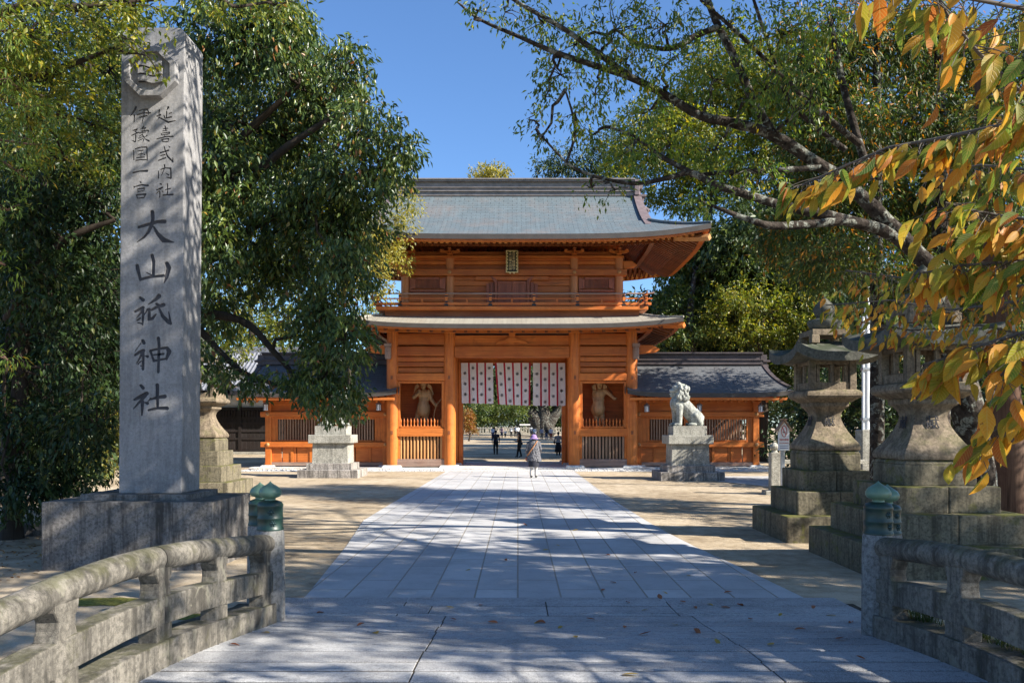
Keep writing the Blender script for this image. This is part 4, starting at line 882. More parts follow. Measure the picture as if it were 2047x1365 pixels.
# ================================================================ big stone lanterns
def tl_roof(hw, z0, up, top, n=14):
    m = MB()
    def zf(d, sp): v = d/hw; return z0+.02+.34*(v*.35+.65*v*v)+up*abs(sp)**3*(1-v)**2
    for side in range(4):
        def fn(u, v, low=False):
            d = v*(hw-.16); sp = u*2-1; q = hw-d; z = zf(d, sp)
            if low: z = z0-.13+up*abs(sp)**3*(1-v)**2*.9+v*.02
            x, y = ((sp*q, -q), (q, sp*q), (-sp*q, q), (-q, -sp*q))[side]; return (x, y, z)
        m.grid(fn, n, 8); m.grid(lambda u, v: fn(u, v, True), n, 8)
        vs = []
        for i in range(n+1): vs += [fn(i/n, 0), fn(i/n, 0, True)]
        m.add(vs, [(2*i, 2*i+1, 2*i+3, 2*i+2) for i in range(n)])
    return m
def stone_lantern(x, y, label, tiers, zs, k=1.0, top=True, text=True, seed=0):
    t = thing('stone_lantern', label, 'stone lantern', (x, y, 0), 0, 'big stone lanterns beside the path'); rn = random.Random(seed)
    z = -.03
    for i, (h, z1) in enumerate(zip(tiers, zs)):
        b = MB()
        if i < 3: b.box(-h, -.004 if i else h, -h, h, z, z1); (b.box(.004, h, -h, h, z, z1) if i else None)
        else: b.tbox(0, 0, z, z1-.06, h, h, h, h); b.tbox(0, 0, z1-.06, z1, h, h, h*.92, h*.92)
        b.build('step', MT['moss_stone'], t, bevel=.02, seg=2); z = z1-.004
    z0 = zs[-1]; S = lambda pr: [(r*k, z0+zz_) for r, zz_ in pr]
    MB().lathe(S([(.46, 0), (.47, .05), (.46, .09), (.43, .14), (.37, .22), (.31, .32), (.26, .42), (.225, .52), (.215, .58), (.23, .65), (.27, .71), (.32, .75), (.325, .83)]), sq=True).build('shaft', MT['lantern_stone'], t, bevel=.014, seg=2, smooth=28)
    MB().lathe(S([(.36, .825), (.40, .86), (.47, .90), (.49, .93), (.49, .98), (.46, 1.02), (.42, 1.04)]), sq=True).build('platform', MT['lantern_stone'], t, bevel=.012, smooth=25)
    zb = z0+1.035; fb = MB(); w = .355*k
    for sx in (-1, 1):
        for sy in (-1, 1): fb.box(sx*w-.055, sx*w+.055, sy*w-.055, sy*w+.055, zb, zb+.56)
    for sg in (-1, 1):
        fb.box(-w+.055, w-.055, sg*w-.03, sg*w+.03, zb, zb+.13); fb.box(-w+.055, w-.055, sg*w-.03, sg*w+.03, zb+.43, zb+.56); fb.box(-.025, .025, sg*w-.03, sg*w+.03, zb+.13, zb+.43)
        fb.box(sg*w-.03, sg*w+.03, -w+.055, w-.055, zb, zb+.13); fb.box(sg*w-.03, sg*w+.03, -w+.055, w-.055, zb+.43, zb+.56); fb.box(sg*w-.03, sg*w+.03, -.025, .025, zb+.13, zb+.43)
        for u in (-.2, .2): fb.box(u*k-.075 if u < 0 else u*k+.02, u*k-.02 if u < 0 else u*k+.075, sg*w-.025, sg*w+.025, zb+.13, zb+.43)
    fb.build('light_box', MT['lantern_stone'], t, bevel=.006)
    tl_roof(.76*k, zb+.60, .17, 0).build('roof', MT['lantern_roof'], t, smooth=40)
    q = MB(); zt = zb+.85
    if top:
        for sx in (-1, 1):
            for sy in (-1, 1): q.box(sx*.28-.07, sx*.28+.07, sy*.28-.07, sy*.28+.07, zt-.05, zt+.09)
        q.box(-.33, .33, -.33, .33, zt+.085, zt+.19); q.build('crown_base', MT['lantern_stone'], t, bevel=.01)
        j = MB().lathe([(.17, zt+.18), (.24, zt+.24), (.285, zt+.32), (.28, zt+.37), (.2, zt+.40), (.13, zt+.42), (.145, zt+.46), (.18, zt+.52), (.185, zt+.58), (.15, zt+.65), (.09, zt+.71), (.04, zt+.76), (.005, zt+.80)], 20).build('jewel', MT['lantern_roof'], t, smooth=50)
    if text:
        for face in (0, 1):
            for ch, zc, r in (('献', z0+.49, .232), ('燈', z0+.24, .30)):
                tm = textmesh(ch, .19 if ch == '献' else .21, MT['granite_letter'], .004); o_ = obj('lettering', tm, t)
                sl = R(-8) if ch == '献' else R(-24)
                o_.rotation_euler = (R(90)+sl, 0, 0 if face == 0 else R(-90)); off = (r+.028)*k
                o_.location = (0, -off, zc) if face == 0 else (-off, 0, zc)
    return t
stone_lantern(5.38, 14.05, 'mossy stone lantern with full finial, farther of the two on the right', (.98, .72, .56, .45), (.43, .82, 1.16, 1.50), .97)
stone_lantern(5.60, 11.07, 'broad mossy stone lantern nearest the right bridge post, behind the orange leaves', (1.16, .92, .68, .48), (.40, .78, 1.12, 1.46), 1.04)
stone_lantern(-8.22, 21.0, 'stone lantern mostly hidden behind the inscribed pillar', (.96, .72, .56, .46), (.50, .90, 1.28, 1.62), 1.02, text=False)

# ================================================================ pole, sign, small stone fence, kerb
p0 = GP(1733, 905); Yp = 24.0; xp = (1733-CX)/F*Yp
t = thing('flagpole', 'tall white metal pole on a concrete block behind the stone lanterns', 'pole', (xp, Yp, 0))
MB().box(-.25, .25, -.25, .25, -.05, 1.82).build('concrete_base', MT['pale_stone'], t, bevel=.02)
q = MB()
q.tube([(0, 0, 1.8), (0, 0, 11.6)], [.085, .06], 14); q.tube([(-.12, -.02, 1.8), (-.12, -.02, 5.2)], .04, 10); q.build('pole', MT['white_paint'], t, smooth=50)
b = MB()
for z in (2.1, 3.6, 5.0): b.box(-.16, .11, -.1, .1, z, z+.07)
b.build('clamp', MT['grey_metal'], t)
Ys = 19.0; xs = (1567-CX)/F*Ys; zs_ = lambda py: H+(CY-py)/F*Ys
t = thing('no_smoking_sign', 'small white house shaped no smoking sign with red lettering on a post', 'sign', (xs, Ys, 0))
zt, zb, ze = zs_(842), zs_(900), zs_(858); w = .122
MB().prism([(-w, zb), (w, zb), (w, ze), (0, zt-.01), (-w, ze)], -.02, .06).build('board', MT['white_paint'], t)
rf_ = MB()
for s in (-1, 1): rf_.prism([(0, zt+.01), (0, zt+.05), (s*(w+.05), ze-.005), (s*(w+.05), ze-.045)], -.09, .13)
rf_.box(-.05, .05, -.1, .14, zt+.03, zt+.065); rf_.build('sign_roof', MT['wgray'], t)
MB().box(-.045, .045, .061, .13, -.05, zb+.3).build('post', MT['grey_metal'], t, bevel=.006)
c = MB(); zc = zs_(862)
for k in range(20): c.tube([(.062*math.cos(2*math.pi*(k+i)/20), -.026, zc+.13*math.sin(2*math.pi*(k+i)/20)) for i in (0, 1)], .007, 4)
c.tube([(-.042, -.026, zc+.09), (.042, -.026, zc-.09)], .007, 4); c.build('prohibition_ring', MT['sign_red'], t)
MB().box(-.03, .03, -.024, -.02, zc-.03, zc-.012).build('cigarette', MT['ink'], t)
for body, zc, sz, mt_ in (('境内禁煙', zs_(879), .055, 'sign_red'), ('NO SMOKING', zs_(885.5), .036, 'sign_red')):
    o_ = obj('lettering', textmesh(body, sz, MT[mt_], .002), t); o_.rotation_euler = (R(90), 0, 0); o_.location = (0, -.024, zc)
q = MB(); q.box(-.1, .1, -.024, -.0195, zs_(891.5), zs_(890.6)); q.box(-.1, .1, -.024, -.0195, zs_(896), zs_(894.6)); q.build('blue_line', MT['sign_blue'], t)
Yf = 22.5; xf0 = (1548-CX)/F*Yf
t = thing('stone_fence', 'low stone fence with rounded posts behind the far right lantern', 'fence', (xf0, Yf, 0))
for i in range(3):
    p_ = MB(); p_.box(i*1.5-.13, i*1.5+.13, -.13, .13, .1, 1.18); p_.lathe([(.11, 1.17), (.07, 1.22), (.08, 1.25), (.13, 1.30), (.13, 1.36), (.08, 1.42), (.02, 1.47)], 14, (i*1.5, 0, 0)); p_.build('post', MT['pale_stone'], t, bevel=.01)
q = MB(); [q.box(0.13, 2.87, -.07, .07, z, z+.12) for z in (.86, .48)]; q.build('rail', MT['pale_stone'], t, bevel=.01)
MB().box(-.3, 3.3, -.2, .2, -.05, .12).build('kerb', MT['pale_stone'], t, bevel=.01)
t = tag(MB().box(-14, -6.6, 13.9, 14.2, -.05, .22).build('kerb_stone', MT['base_stone'], bevel=.02), 'low dark stone kerb in front of the shrubs at the left edge', 'kerb')
mb = MB(); mb.add([(6.0, 30.6, .012), (12.5, 30.9, .012), (12.5, 25.4, .012), (7.9, 25.4, .012)], [(0, 1, 2, 3)]); struct('side_path', mb, MT['pave'])

# ================================================================ people and guardian figures
def person(label, cat, loc, rz, h, top, bottom, hair, skin=(.45, .27, .19), step=.0, arms=None, skirt=None, sleeves=True, detail=.011, group=None, bag=None, shoes=(.03, .03, .03), name='person', all_mat=None, hairlen=0):
    t = thing(name, label, cat, loc, rz, group); k = h/1.68; b = MB(); V = lambda x, y, z: (x*k, y*k, z*k)
    def C(p, q, r0, r1): b.cap(V(*p), V(*q), r0*k, r1*k)
    b.ell(V(0, .01, 1.555), (.076*k, .095*k, .115*k)); b.ell(V(0, .035, 1.50), (.058*k, .07*k, .07*k)); b.ell(V(0, .112, 1.545), (.016*k, .022*k, .026*k), 8, 6)
    for s in (-1, 1): b.ell(V(s*.08, .0, 1.55), (.014*k, .024*k, .034*k), 8, 6)
    C((0, -.01, 1.36), (0, .005, 1.47), .055, .05); C((-.14, -.01, 1.34), (.14, -.01, 1.34), .065, .065)
    b.ell(V(0, 0, 1.22), (.165*k, .11*k, .2*k)); b.ell(V(0, 0, 1.03), (.145*k, .10*k, .16*k)); b.ell(V(0, -.01, .92), (.165*k, .12*k, .13*k))
    for s in (-1, 1):
        fy = s*step
        kn = (s*.095, fy*.55+.02, .49); an = (s*.09, fy, .09+(.05 if fy < -.05 else 0))
        C((s*.085, 0, .9), kn, .098, .074); C(kn, an, .072, .056); C(an, (an[0]+s*.015, an[1]+.13, .035), .04, .034); b.ell(V(an[0], an[1]-.02, an[2]-.05), (.038*k, .05*k, .04*k))
        A = (arms or {}).get(s, ((s*.2, -.0, 1.34), (s*.25, -.03, 1.07), (s*.24, .06, .83)))
        sh_, el, wr = [Vector(q) for q in A]
        C(sh_, el, .055, .042); C(el, wr, .042, .028)
        d = (wr-el).normalized(); hd = wr+d*.05; b.ell(V(*hd), (.026*k, .038*k, .045*k), 8, 6)
        side = Vector((0, 1, 0)) if abs(d.y) < .8 else Vector((1, 0, 0)); side = (side-d*side.dot(d)).normalized()
        for i, (u, l) in enumerate(((-.03, .06), (-.01, .075), (.011, .07), (.031, .055))):
            a_ = hd+side*u+d*.03; C(a_, a_+d*l+Vector((-s*.015, 0, 0)), .0105, .0085)
        a_ = hd+side*.03; C(a_, a_+side*.035+d*.03, .012, .009)
    zk = k
    mats = [all_mat]*4 if all_mat else [m_plain('skin', skin, .6), m_plain('top_cloth', top, .8), m_plain('bottom_cloth', bottom, .8), m_plain('shoe', shoes, .6)]
    def rule(c):
        z = c.z/zk; ax = abs(c.x)/zk
        if z > 1.43: return 0
        if z < .085: return 3
        if ax > .2 and z < .9 and (arms is None): return 0
        if z < .93 and ax < .2: return 2 if z > .085 else 3
        return 1 if (sleeves or ax < .19) else 0
    obj('body', remesh(b, 'body', mats, detail, 2, rule), t)
    if hair:
        q = MB(); q.ell(V(0, -.015, 1.585), (.09*k, .105*k, .105*k)); q.ell(V(0, -.055, 1.53), (.078*k, .07*k, .09*k))
        if hairlen: q.cap(V(0, -.075, 1.5), V(0, -.09, 1.5-hairlen), .07*k, .05*k)
        obj('hair', remesh(q, 'hair', [m_plain('hair', hair, .6)], .02, 2), t)
    if skirt:
        q = MB(); z0, z1, r0, r1 = skirt[:4]; nn = 20; vs = []
        for j in range(9):
            z = lerp(z0, z1, j/8); r = lerp(r0, r1, (j/8)**.9)
            for i in range(nn): a = 2*math.pi*i/nn; rr = r*(1+.05*math.sin(5*a+1)*j/8); vs.append(V(rr*math.cos(a), rr*.72*math.sin(a), z))
        q.add(vs, [(j*nn+i, j*nn+(i+1) % nn, j*nn+nn+(i+1) % nn, j*nn+nn+i) for j in range(8) for i in range(nn)]); q.build('skirt', m_plain('skirt_cloth', skirt[4], .85), t, smooth=60)
    if bag:
        q = MB(); (c0, r_, colr) = bag; q.ell(V(*c0), tuple(x*k for x in r_)); q.tube([V(c0[0], c0[1], c0[2]+r_[2]*.8), V(.1*(1 if c0[0] < 0 else -1), -.12, 1.38)], .016*k, 6); q.build('bag', m_plain('bag', colr, .6), t, smooth=60)
    return t
def gpt(px, Y, z=None): return ((px-CX)/F*Y, Y, (gz(Y) if z is None else z))
# woman in the quilted coat
w = person('woman in a grey quilted coat, purple hat and pale leggings walking towards the gate', 'person', gpt(1067, 29.7, .014), 0, 1.60, (.2, .2, .22), (.50, .47, .44), (.03, .02, .02), step=.03, detail=.010,
           arms={-1: ((-.2, 0, 1.33), (-.27, -.02, 1.05), (-.24, .02, .84)), 1: ((.2, 0, 1.33), (.26, .03, 1.07), (.2, .14, .90))})
q = MB(); nn = 28; vs = []; Zs = [(1.40, .09, .075), (1.37, .17, .10), (1.30, .215, .135), (1.15, .205, .15), (1.0, .215, .165), (.85, .24, .18), (.72, .265, .19), (.62, .285, .195)]
for j, (z, a, b) in enumerate(Zs):
    for i in range(nn): an = 2*math.pi*i/nn; f_ = 1+.035*math.sin(6*an)*j/7; vs.append((a*f_*math.cos(an)+.01*j/7, b*f_*math.sin(an), z+.02*math.sin(an*2)*(j > 6)))
q.add(vs, [(j*nn+i, j*nn+(i+1) % nn, j*nn+nn+(i+1) % nn, j*nn+nn+i) for j in range(7) for i in range(nn)])
for s, A in ((-1, ((-.19, 0, 1.27), (-.26, -.02, 1.0), (-.235, .02, .84))), (1, ((.19, 0, 1.27), (.25, .03, 1.02), (.2, .12, .88)))): q.cap(A[0], A[1], .075, .06); q.cap(A[1], A[2], .06, .048)
q.lathe([(.075, 1.38), (.085, 1.42), (.07, 1.44)], 16)
cn = NT('quilted_coat'); vn = cn.n('ShaderNodeTexVoronoi'); vn.inputs['Scale'].default_value = 17; cn.l(cn.mp((1, 1, .8)), vn.inputs['Vector']); cn.col(cn.ramp(vn.outputs['Distance'], [(0, (.17, .17, .185)), (.6, (.10, .10, .11)), (1, (.03, .03, .035))])).rough(.7, .3); cn.bump(cn.math('SUBTRACT', 1.0, vn.outputs['Distance']), .03, 1.0)
q.build('coat', cn.mat, w, smooth=60)
q = MB(); nn = 20; q.lathe([(.20, .42), (.20, .64), (.15, .66)], 20); q.build('dress_hem', m_plain('navy_cloth', (.018, .02, .03), .85), w, smooth=50)
q = MB(); q.lathe([(.165, 1.435), (.17, 1.45), (.125, 1.485), (.112, 1.53), (.10, 1.57), (.06, 1.60), (.005, 1.612)], 22); q.build('sun_hat', m_plain('purple_cloth', (.27, .18, .38), .85, 0, .2, .3, 9), w, smooth=50)
q = MB(); q.ell((-.075, .05, 1.535), (.07, .07, .06)); q.build('yellow_scarf', m_plain('yellow_cloth', (.45, .30, .04), .85), w, smooth=60)
q = MB(); pts = [(.13, -.10, 1.37), (.07, -.15, 1.28), (-.05, -.175, 1.1), (-.16, -.165, .95), (-.24, -.08, .82)]; q.tube(pts, .02, 6); q.build('bag_strap', m_plain('tan_leather', (.40, .17, .06), .6), w, smooth=50)
q = MB(); q.ell((-.26, .02, .70), (.06, .09, .08)); q.build('handbag', m_plain('brown_bag', (.30, .10, .06), .6), w, smooth=60)
navy = (.012, .02, .055); blk = (.012, .012, .014)
bk = person('man in a dark blue jacket carrying a black backpack, walking away beyond the gate', 'person', gpt(991, 54.5), 0, 1.68, navy, blk, (.01, .009, .009), step=.10)
q = MB(); q.ell((0, -.17, 1.2), (.14, .09, .2)); q.build('backpack', m_plain('black_bag', (.015, .015, .017), .6), bk, smooth=60)
person('woman in black with a shoulder bag, stepping to the left beyond the gate', 'person', gpt(1038, 50), R(70), 1.55, blk, blk, (.015, .01, .01), sleeves=False, step=.18, skirt=(.95, .62, .16, .2, blk), bag=((.2, -.05, .93), (.06, .14, .1), (.05, .05, .07)), hairlen=.1, arms={-1: ((-.2, 0, 1.34), (-.24, .05, 1.08), (-.16, .27, 1.12)), 1: ((.2, -.0, 1.34), (.25, -.08, 1.07), (.24, -.06, .83))})
person('woman in grey top and long black skirt beside the right inner gate post', 'person', gpt(1116, 53), 0, 1.58, (.30, .31, .33), blk, (.01, .01, .01), step=.05, skirt=(.98, .22, .15, .27, blk), bag=((-.27, .05, .95), (.08, .1, .12), blk))
far = [(985, 112, 1.7, (.30, .38, .52), (.05, .06, .12), 'person in a pale blue shirt just behind the man with the backpack'), (1003, 116, 1.66, (.32, .20, .24), navy, 'person in a pinkish shirt and blue trousers, far in the courtyard'), (1010, 116, 1.2, (.5, .5, .52), blk, 'child in a white top beside the person in pink'),
       (1022, 119, 1.62, (.62, .65, .68), blk, 'person in a white shirt and black trousers left of the stone fence'), (1030, 121, 1.7, (.10, .14, .22), blk, 'person in a dark top left of the white shirted one near the fence'), (1035, 119, 1.72, (.60, .64, .70), blk, 'tall person in a white shirt in front of the grey fence'),
       (1062, 122, 1.66, (.5, .52, .55), (.08, .08, .1), 'person in a light grey shirt straight above the purple hat'), (1069, 114, 1.6, (.55, .6, .68), (.2, .22, .26), 'person in pale blue close to the light grey one above the purple hat'), (1083, 108, 1.68, (.28, .30, .40), (.25, .18, .13), 'person in a grey blue shirt and brown shorts'),
       (1092.5, 106, 1.66, blk, (.04, .07, .15), 'person all in black between two shirted ones'), (1101.5, 105, 1.7, (.42, .46, .55), (.16, .05, .035), 'person in a pale shirt and reddish shorts near the right gate post')]
for px, Y, h, tc, bc, lb in far: person(lb, 'person', gpt(px, Y), R((px*37) % 50-25), h, tc, bc, (.012, .01, .01), step=.05, detail=.03, group='visitors far off in the courtyard')
# guardian figures in the niches
GM = m_wood('carved_wood', (.40, .25, .115), 'z', var=.5)
def guard(label, x, parts_, extra):
    t = thing('guardian_figure', label, 'statue', (x, 37.35, 1.86), 0, 'wooden guardian figures in the gate niches'); t.scale = (1.2, 1, 1.2); b = MB()
    for a in parts_: (b.cap if len(a) == 4 else b.ell)(*a)
    obj('body', remesh(b, 'body', [GM], .018, 2), t); extra(t); return t
L = lambda x, y, yy=0: ((x-355)/325, yy, (690-y)/325)
HA = lambda h, d, s=1: [((h[0]+d[0]*.05+i*.018-.03, h[1]-.02, h[2]+d[2]*.05), (h[0]+d[0]*.12+i*.018-.03, h[1]-.02, h[2]+d[2]*.12+(.01 if i % 2 else 0)), .016, .013) for i in range(4)]+[((h[0], h[1]-.03, h[2]), (h[0]+.05, h[1]-.06, h[2]+.03), .017, .014)]
lg = [(L(362, 150), (.12, .13, .17)), (L(362, 172, -.12), (.022, .03, .03)), (L(362, 215), L(362, 180), .075, .07), (L(365, 270), (.25, .16, .2)), (L(368, 340), (.2, .15, .2)), (L(365, 400), L(365, 450), .22, .27), (L(365, 440), L(362, 480), .27, .27),
      (L(318, 480), L(280, 565), .15, .10), (L(280, 565), L(310, 660), .10, .065), (L(310, 668, -.08), (.08, .16, .05)), (L(395, 480), L(388, 580), .15, .11), (L(388, 580), L(385, 660), .11, .07), (L(388, 668, -.08), (.08, .16, .05)),
      (L(305, 235), L(245, 308, -.1), .10, .075), (L(245, 308, -.1), L(318, 258, -.2), .075, .055), (L(325, 250, -.22), (.06, .05, .07)), (L(430, 235), L(462, 330, -.05), .10, .08), (L(462, 330, -.05), L(515, 400, -.18), .08, .055), (L(525, 408, -.2), (.07, .06, .06))]
lg += HA(L(318, 250, -.22), (0, 0, 1))+HA(L(525, 410, -.2), (.5, 0, -.3))
def lx_(t):
    q = MB(); q.tube([L(632, 235, -.1), L(610, 310, -.2), L(540, 395, -.25), L(512, 480, -.25), L(500, 560, -.22), L(478, 630, -.15)], [.012, .02, .024, .024, .02, .012], 8); q.build('bow', GM, t, smooth=60)
    q = MB(); q.ell(L(362, 130), (.14, .15, .12)); q.prism([(-.36, 1.32), (-.30, 1.62), (-.2, 1.72), (-.14, 1.6), (-.24, 1.5)], -.02, .04); q.prism([(.36, 1.2), (.42, 1.32), (.34, 1.62), (.2, 1.72), (.16, 1.6), (.28, 1.5)], -.02, .04); q.build('court_hat', GM, t, smooth=50)
    q = MB(); [q.ell((s*.045, -.125, 1.70), (.02, .012, .012), 8, 6) for s in (-1, 1)]; q.box(-.03, .03, -.135, -.12, 1.575, 1.585); q.build('face_mark', MT['wdark'], t)
guard('left wooden guardian holding a bow in the gate niche', -.26-4.17, lg, lx_)
M_ = lambda x, y, yy=0: ((x-345)/325, yy, (735-y)/325)
rg = [(M_(332, 195), (.12, .13, .17)), (M_(332, 215, -.12), (.022, .03, .03)), (M_(332, 255), M_(332, 225), .075, .07), (M_(330, 310), (.25, .16, .2)), (M_(325, 390), (.22, .16, .25)), (M_(318, 440), M_(312, 500), .24, .29),
      (M_(280, 510), M_(292, 610), .14, .10), (M_(292, 610), M_(312, 705), .10, .06), (M_(315, 715, -.08), (.08, .16, .05)), (M_(350, 510), M_(368, 610), .14, .10), (M_(368, 610), M_(385, 705), .10, .06), (M_(390, 715, -.08), (.08, .16, .05)),
      (M_(395, 268), M_(455, 310, -.1), .10, .075), (M_(455, 310, -.1), M_(505, 362, -.2), .075, .055), (M_(520, 370, -.2), (.08, .06, .06)), (M_(270, 275), M_(258, 340, .05), .09, .07), (M_(258, 340, .05), M_(262, 420, -.1), .07, .05), (M_(262, 432, -.1), (.05, .05, .06))]
rg += HA(M_(520, 370, -.2), (.6, 0, .2))+HA(M_(262, 440, -.1), (0, 0, -1))
def rx_(t):
    q = MB(); q.ell(M_(332, 175), (.14, .15, .12)); [q.prism([(s*.16-.04, 1.72), (s*.30-.04, 1.62), (s*.26-.04, 1.45), (s*.12-.04, 1.45)], -.04, .04) for s in (-1, 1)]; q.build('court_hat', GM, t, smooth=50)
    q = MB(); q.tube([M_(390, 170, .1), M_(500, 300, .1)], .03, 8); q.build('quiver', MT['wdark'], t, smooth=50)
    q = MB(); [q.ell((s*.045-.04, -.125, 1.70), (.02, .012, .012), 8, 6) for s in (-1, 1)]; q.box(-.07, -.01, -.135, -.12, 1.575, 1.585); q.build('face_mark', MT['wdark'], t)
guard('right wooden guardian with one arm stretched out in the gate niche', -.26+4.12, rg, rx_)
# courtyard fence and hall behind
t = thing('courtyard_fence', 'grey stone picket fence at the far side of the courtyard', 'fence', (0, 133, gz(133)))
q = MB(); [q.box(x-.12, x+.12, -.1, .1, 0, 1.25) for x in np.arange(-8, 8, .45)]; q.build('pickets', MT['pale_stone'], t)
q = MB(); q.box(-8.2, 8.2, -.13, .13, .95, 1.08); q.box(-8.2, 8.2, -.2, .2, -.2, .2); q.build('rail', MT['pale_stone'], t)
MB().box(.3, 3.4, .3, .5, 1.5, 1.75).build('white_banner', MT['plaster'], t)
# ================================================================ trees
def unit(a): return a/np.maximum(np.linalg.norm(a, axis=1, keepdims=True), 1e-6)
def leaf_mesh(name, pos, d, nr, L, W, mat, off=(0, 0, 0)):
    n = len(pos); d = unit(d); s = unit(np.cross(d, nr)); nr = np.cross(s, d); L = L[:, None]; W = W[:, None]
    v = np.empty((n, 4, 3)); p = pos-np.array(off)
    v[:, 0] = p; v[:, 1] = p+d*L*.45+s*W*.5+nr*W*.15; v[:, 2] = p+d*L-nr*L*.12; v[:, 3] = p+d*L*.45-s*W*.5+nr*W*.15
    b = np.arange(n)[:, None]*4; f = np.concatenate([b, b+1, b+2, b, b+2, b+3], 1)
    me = bpy.data.meshes.new(name); me.vertices.add(4*n); me.vertices.foreach_set('co', v.ravel())
    me.loops.add(6*n); me.loops.foreach_set('vertex_index', f.ravel().astype(np.int32)); me.polygons.add(2*n); me.polygons.foreach_set('loop_start', np.arange(2*n, dtype=np.int32)*3)
    me.update(calc_edges=True); me.materials.append(mat); return me
def LB(px, py, Y, rx, ry, dm=1.0): c = P(px, py, Y); return (np.array(c), np.array([rx/F*Y, dm, ry/F*Y]))
def crown(lobes, dens, per, L, W, seed, droop=.5, spread=None, out=.5, hang=.0, flat=0):
    r = np.random.default_rng(seed); A = []; D = []; N = []; TW = []; spread = spread or L*1.6
    for li, (c, rad) in enumerate(lobes):
        n = max(4, int(dens*rad[0]*rad[2]*3.1416*(.6+.4*rad[1]))); u = unit(r.normal(size=(n, 3))); rr = r.random(n)**(1/2.2)
        rr *= 1+.12*np.sin(u[:, 0]*7+li)*np.cos(u[:, 2]*6+li*2)
        tw = c+u*rr[:, None]*rad; TW.append((c, tw))
        o = u*out+r.normal(size=(n, 3))*.35; o[:, 2] -= hang; o = unit(o)
        k = r.integers(int(per*.6), int(per*1.3)+1, n); idx = np.repeat(np.arange(n), k); m = len(idx); t = r.random(m)
        pos = tw[idx]+o[idx]*((t-.4)*spread*1.6)[:, None]+r.normal(size=(m, 3))*spread*.28
        d = o[idx]*.7+r.normal(size=(m, 3))*.55; d[:, 2] -= droop
        nr = r.normal(size=(m, 3))*.55; nr[:, 2] += .8
        if flat: nr = nr*.3+np.array([0, 0, 1.0])
        A.append(pos); D.append(d); N.append(nr)
    A = np.concatenate(A); D = np.concatenate(D); N = np.concatenate(N); r2 = np.random.default_rng(seed+1); s = r2.uniform(.65, 1.25, len(A))
    return A, D, N, L*s, W*s*r2.uniform(.8, 1.15, len(A)), TW
def wob(p0, p1, r0, r1, n, amp, rn):
    p0, p1 = Vector(p0), Vector(p1); q = []
    for i in range(n+1):
        t = i/n; q.append((p0.lerp(p1, t)+Vector((rn.uniform(-1, 1), rn.uniform(-1, 1), rn.uniform(-1, 1)))*amp*math.sin(math.pi*t), lerp(r0, r1, t)))
    return q
NLEAF = [0]
def tree(name, label, cat, trunk, lobes, mat, bark, dens=12, per=12, L=.12, W=.045, seed=0, limbs=(), group=None, droop=.5, twigs=6, out=.5, hang=0, forks=None, spread=None, flat=0, lnk=True):
    base = Vector(trunk[0][:3]); t = thing(name, label, cat, base, 0, group); rn = random.Random(seed)
    def smoothpath(q):
        P_ = [Vector(a[:3]) for a in q]; r_ = [a[3] for a in q]; o = []; ro = []
        for i in range(len(P_)-1):
            a = P_[max(i-1, 0)]; b = P_[i]; c = P_[i+1]; d = P_[min(i+2, len(P_)-1)]
            for k in range(4):
                s = k/4; o.append(.5*((2*b)+(c-a)*s+(2*a-5*b+4*c-d)*s*s+(3*b-a-3*c+d)*s**3)); ro.append(lerp(r_[i], r_[i+1], s)*(1+.05*math.sin(i*5+k*2.3)))
        o.append(P_[-1]); ro.append(r_[-1]); return o, ro
    m = MB(); o, ro = smoothpath(trunk); ro[0] *= 1.25; m.tube(o, ro, 14); tr = m.build('trunk', bark, t, off=base, smooth=60)
    for lb in limbs:
        q = MB(); o, ro = smoothpath(lb); q.tube(o, ro, 10); q.build('branch', bark, t, off=base, smooth=60)
    A, D, N, Ls, Ws, TW = crown(lobes, dens, per, L, W, seed, droop, spread, out, hang, flat); NLEAF[0] += len(A)
    tm = MB(); src = [Vector(a[:3]) for a in trunk[len(trunk)//2:]]+[Vector(a[:3]) for lb in limbs for a in lb]
    for c, tw in TW:
        c = Vector(c); near = min(src, key=lambda s_: (s_-c).length)
        rr = min(trunk[-1][3]*.6, .02+.012*(near-c).length)
        if lnk: q = wob(near, c, rr, max(.012, rr*.4), 5, .12*(near-c).length, rn); tm.tube([a for a, _ in q], [b for _, b in q], 6, cap=False)
        nt_ = max(2, int(len(tw)*twigs/40))
        for i in rn.sample(range(len(tw)), min(nt_, len(tw))):
            e = Vector(tw[i]); q = wob(c, e, max(.008, rr*.35), .004, 3, .12*(e-c).length, rn); tm.tube([a for a, _ in q], [b for _, b in q], 4, cap=False)
    if tm.v: tag(tm.build('twigs', bark if lnk else MT['twig'], t, off=base, smooth=70, fix=False), kind='stuff')
    obj('foliage', leaf_mesh('foliage', A, D, N, Ls, Ws, mat, base), t); return t
def pth(pts, Y, rs):                                    # photo pixels at a depth (or per-point depth) -> limb path
    return [(*P(a[0], a[1], a[2] if len(a) > 2 else Y), r*(a[2] if len(a) > 2 else Y)/F) for a, r in zip(pts, rs)]
ML = {}
ML['laurel'] = m_leaf('leaf_laurel', [(0, (.028, .055, .019)), (.5, (.052, .090, .027)), (.82, (.10, .145, .036)), (.96, (.16, .19, .045)), (1, (.25, .10, .04))], .34, .22, .38)
ML['camphor'] = m_leaf('leaf_camphor', [(0, (.07, .11, .018)), (.5, (.13, .165, .026)), (.85, (.23, .23, .04)), (1, (.34, .29, .05))], .42, .45)
ML['dark'] = m_leaf('leaf_dark', [(0, (.014, .030, .012)), (.6, (.026, .052, .017)), (.92, (.04, .065, .02)), (1, (.12, .12, .03))], .42, .2, .3)
ML['sakura'] = m_leaf('leaf_green', [(0, (.055, .11, .022)), (.55, (.10, .165, .03)), (.88, (.19, .23, .04)), (1, (.30, .24, .035))], .42, .48)
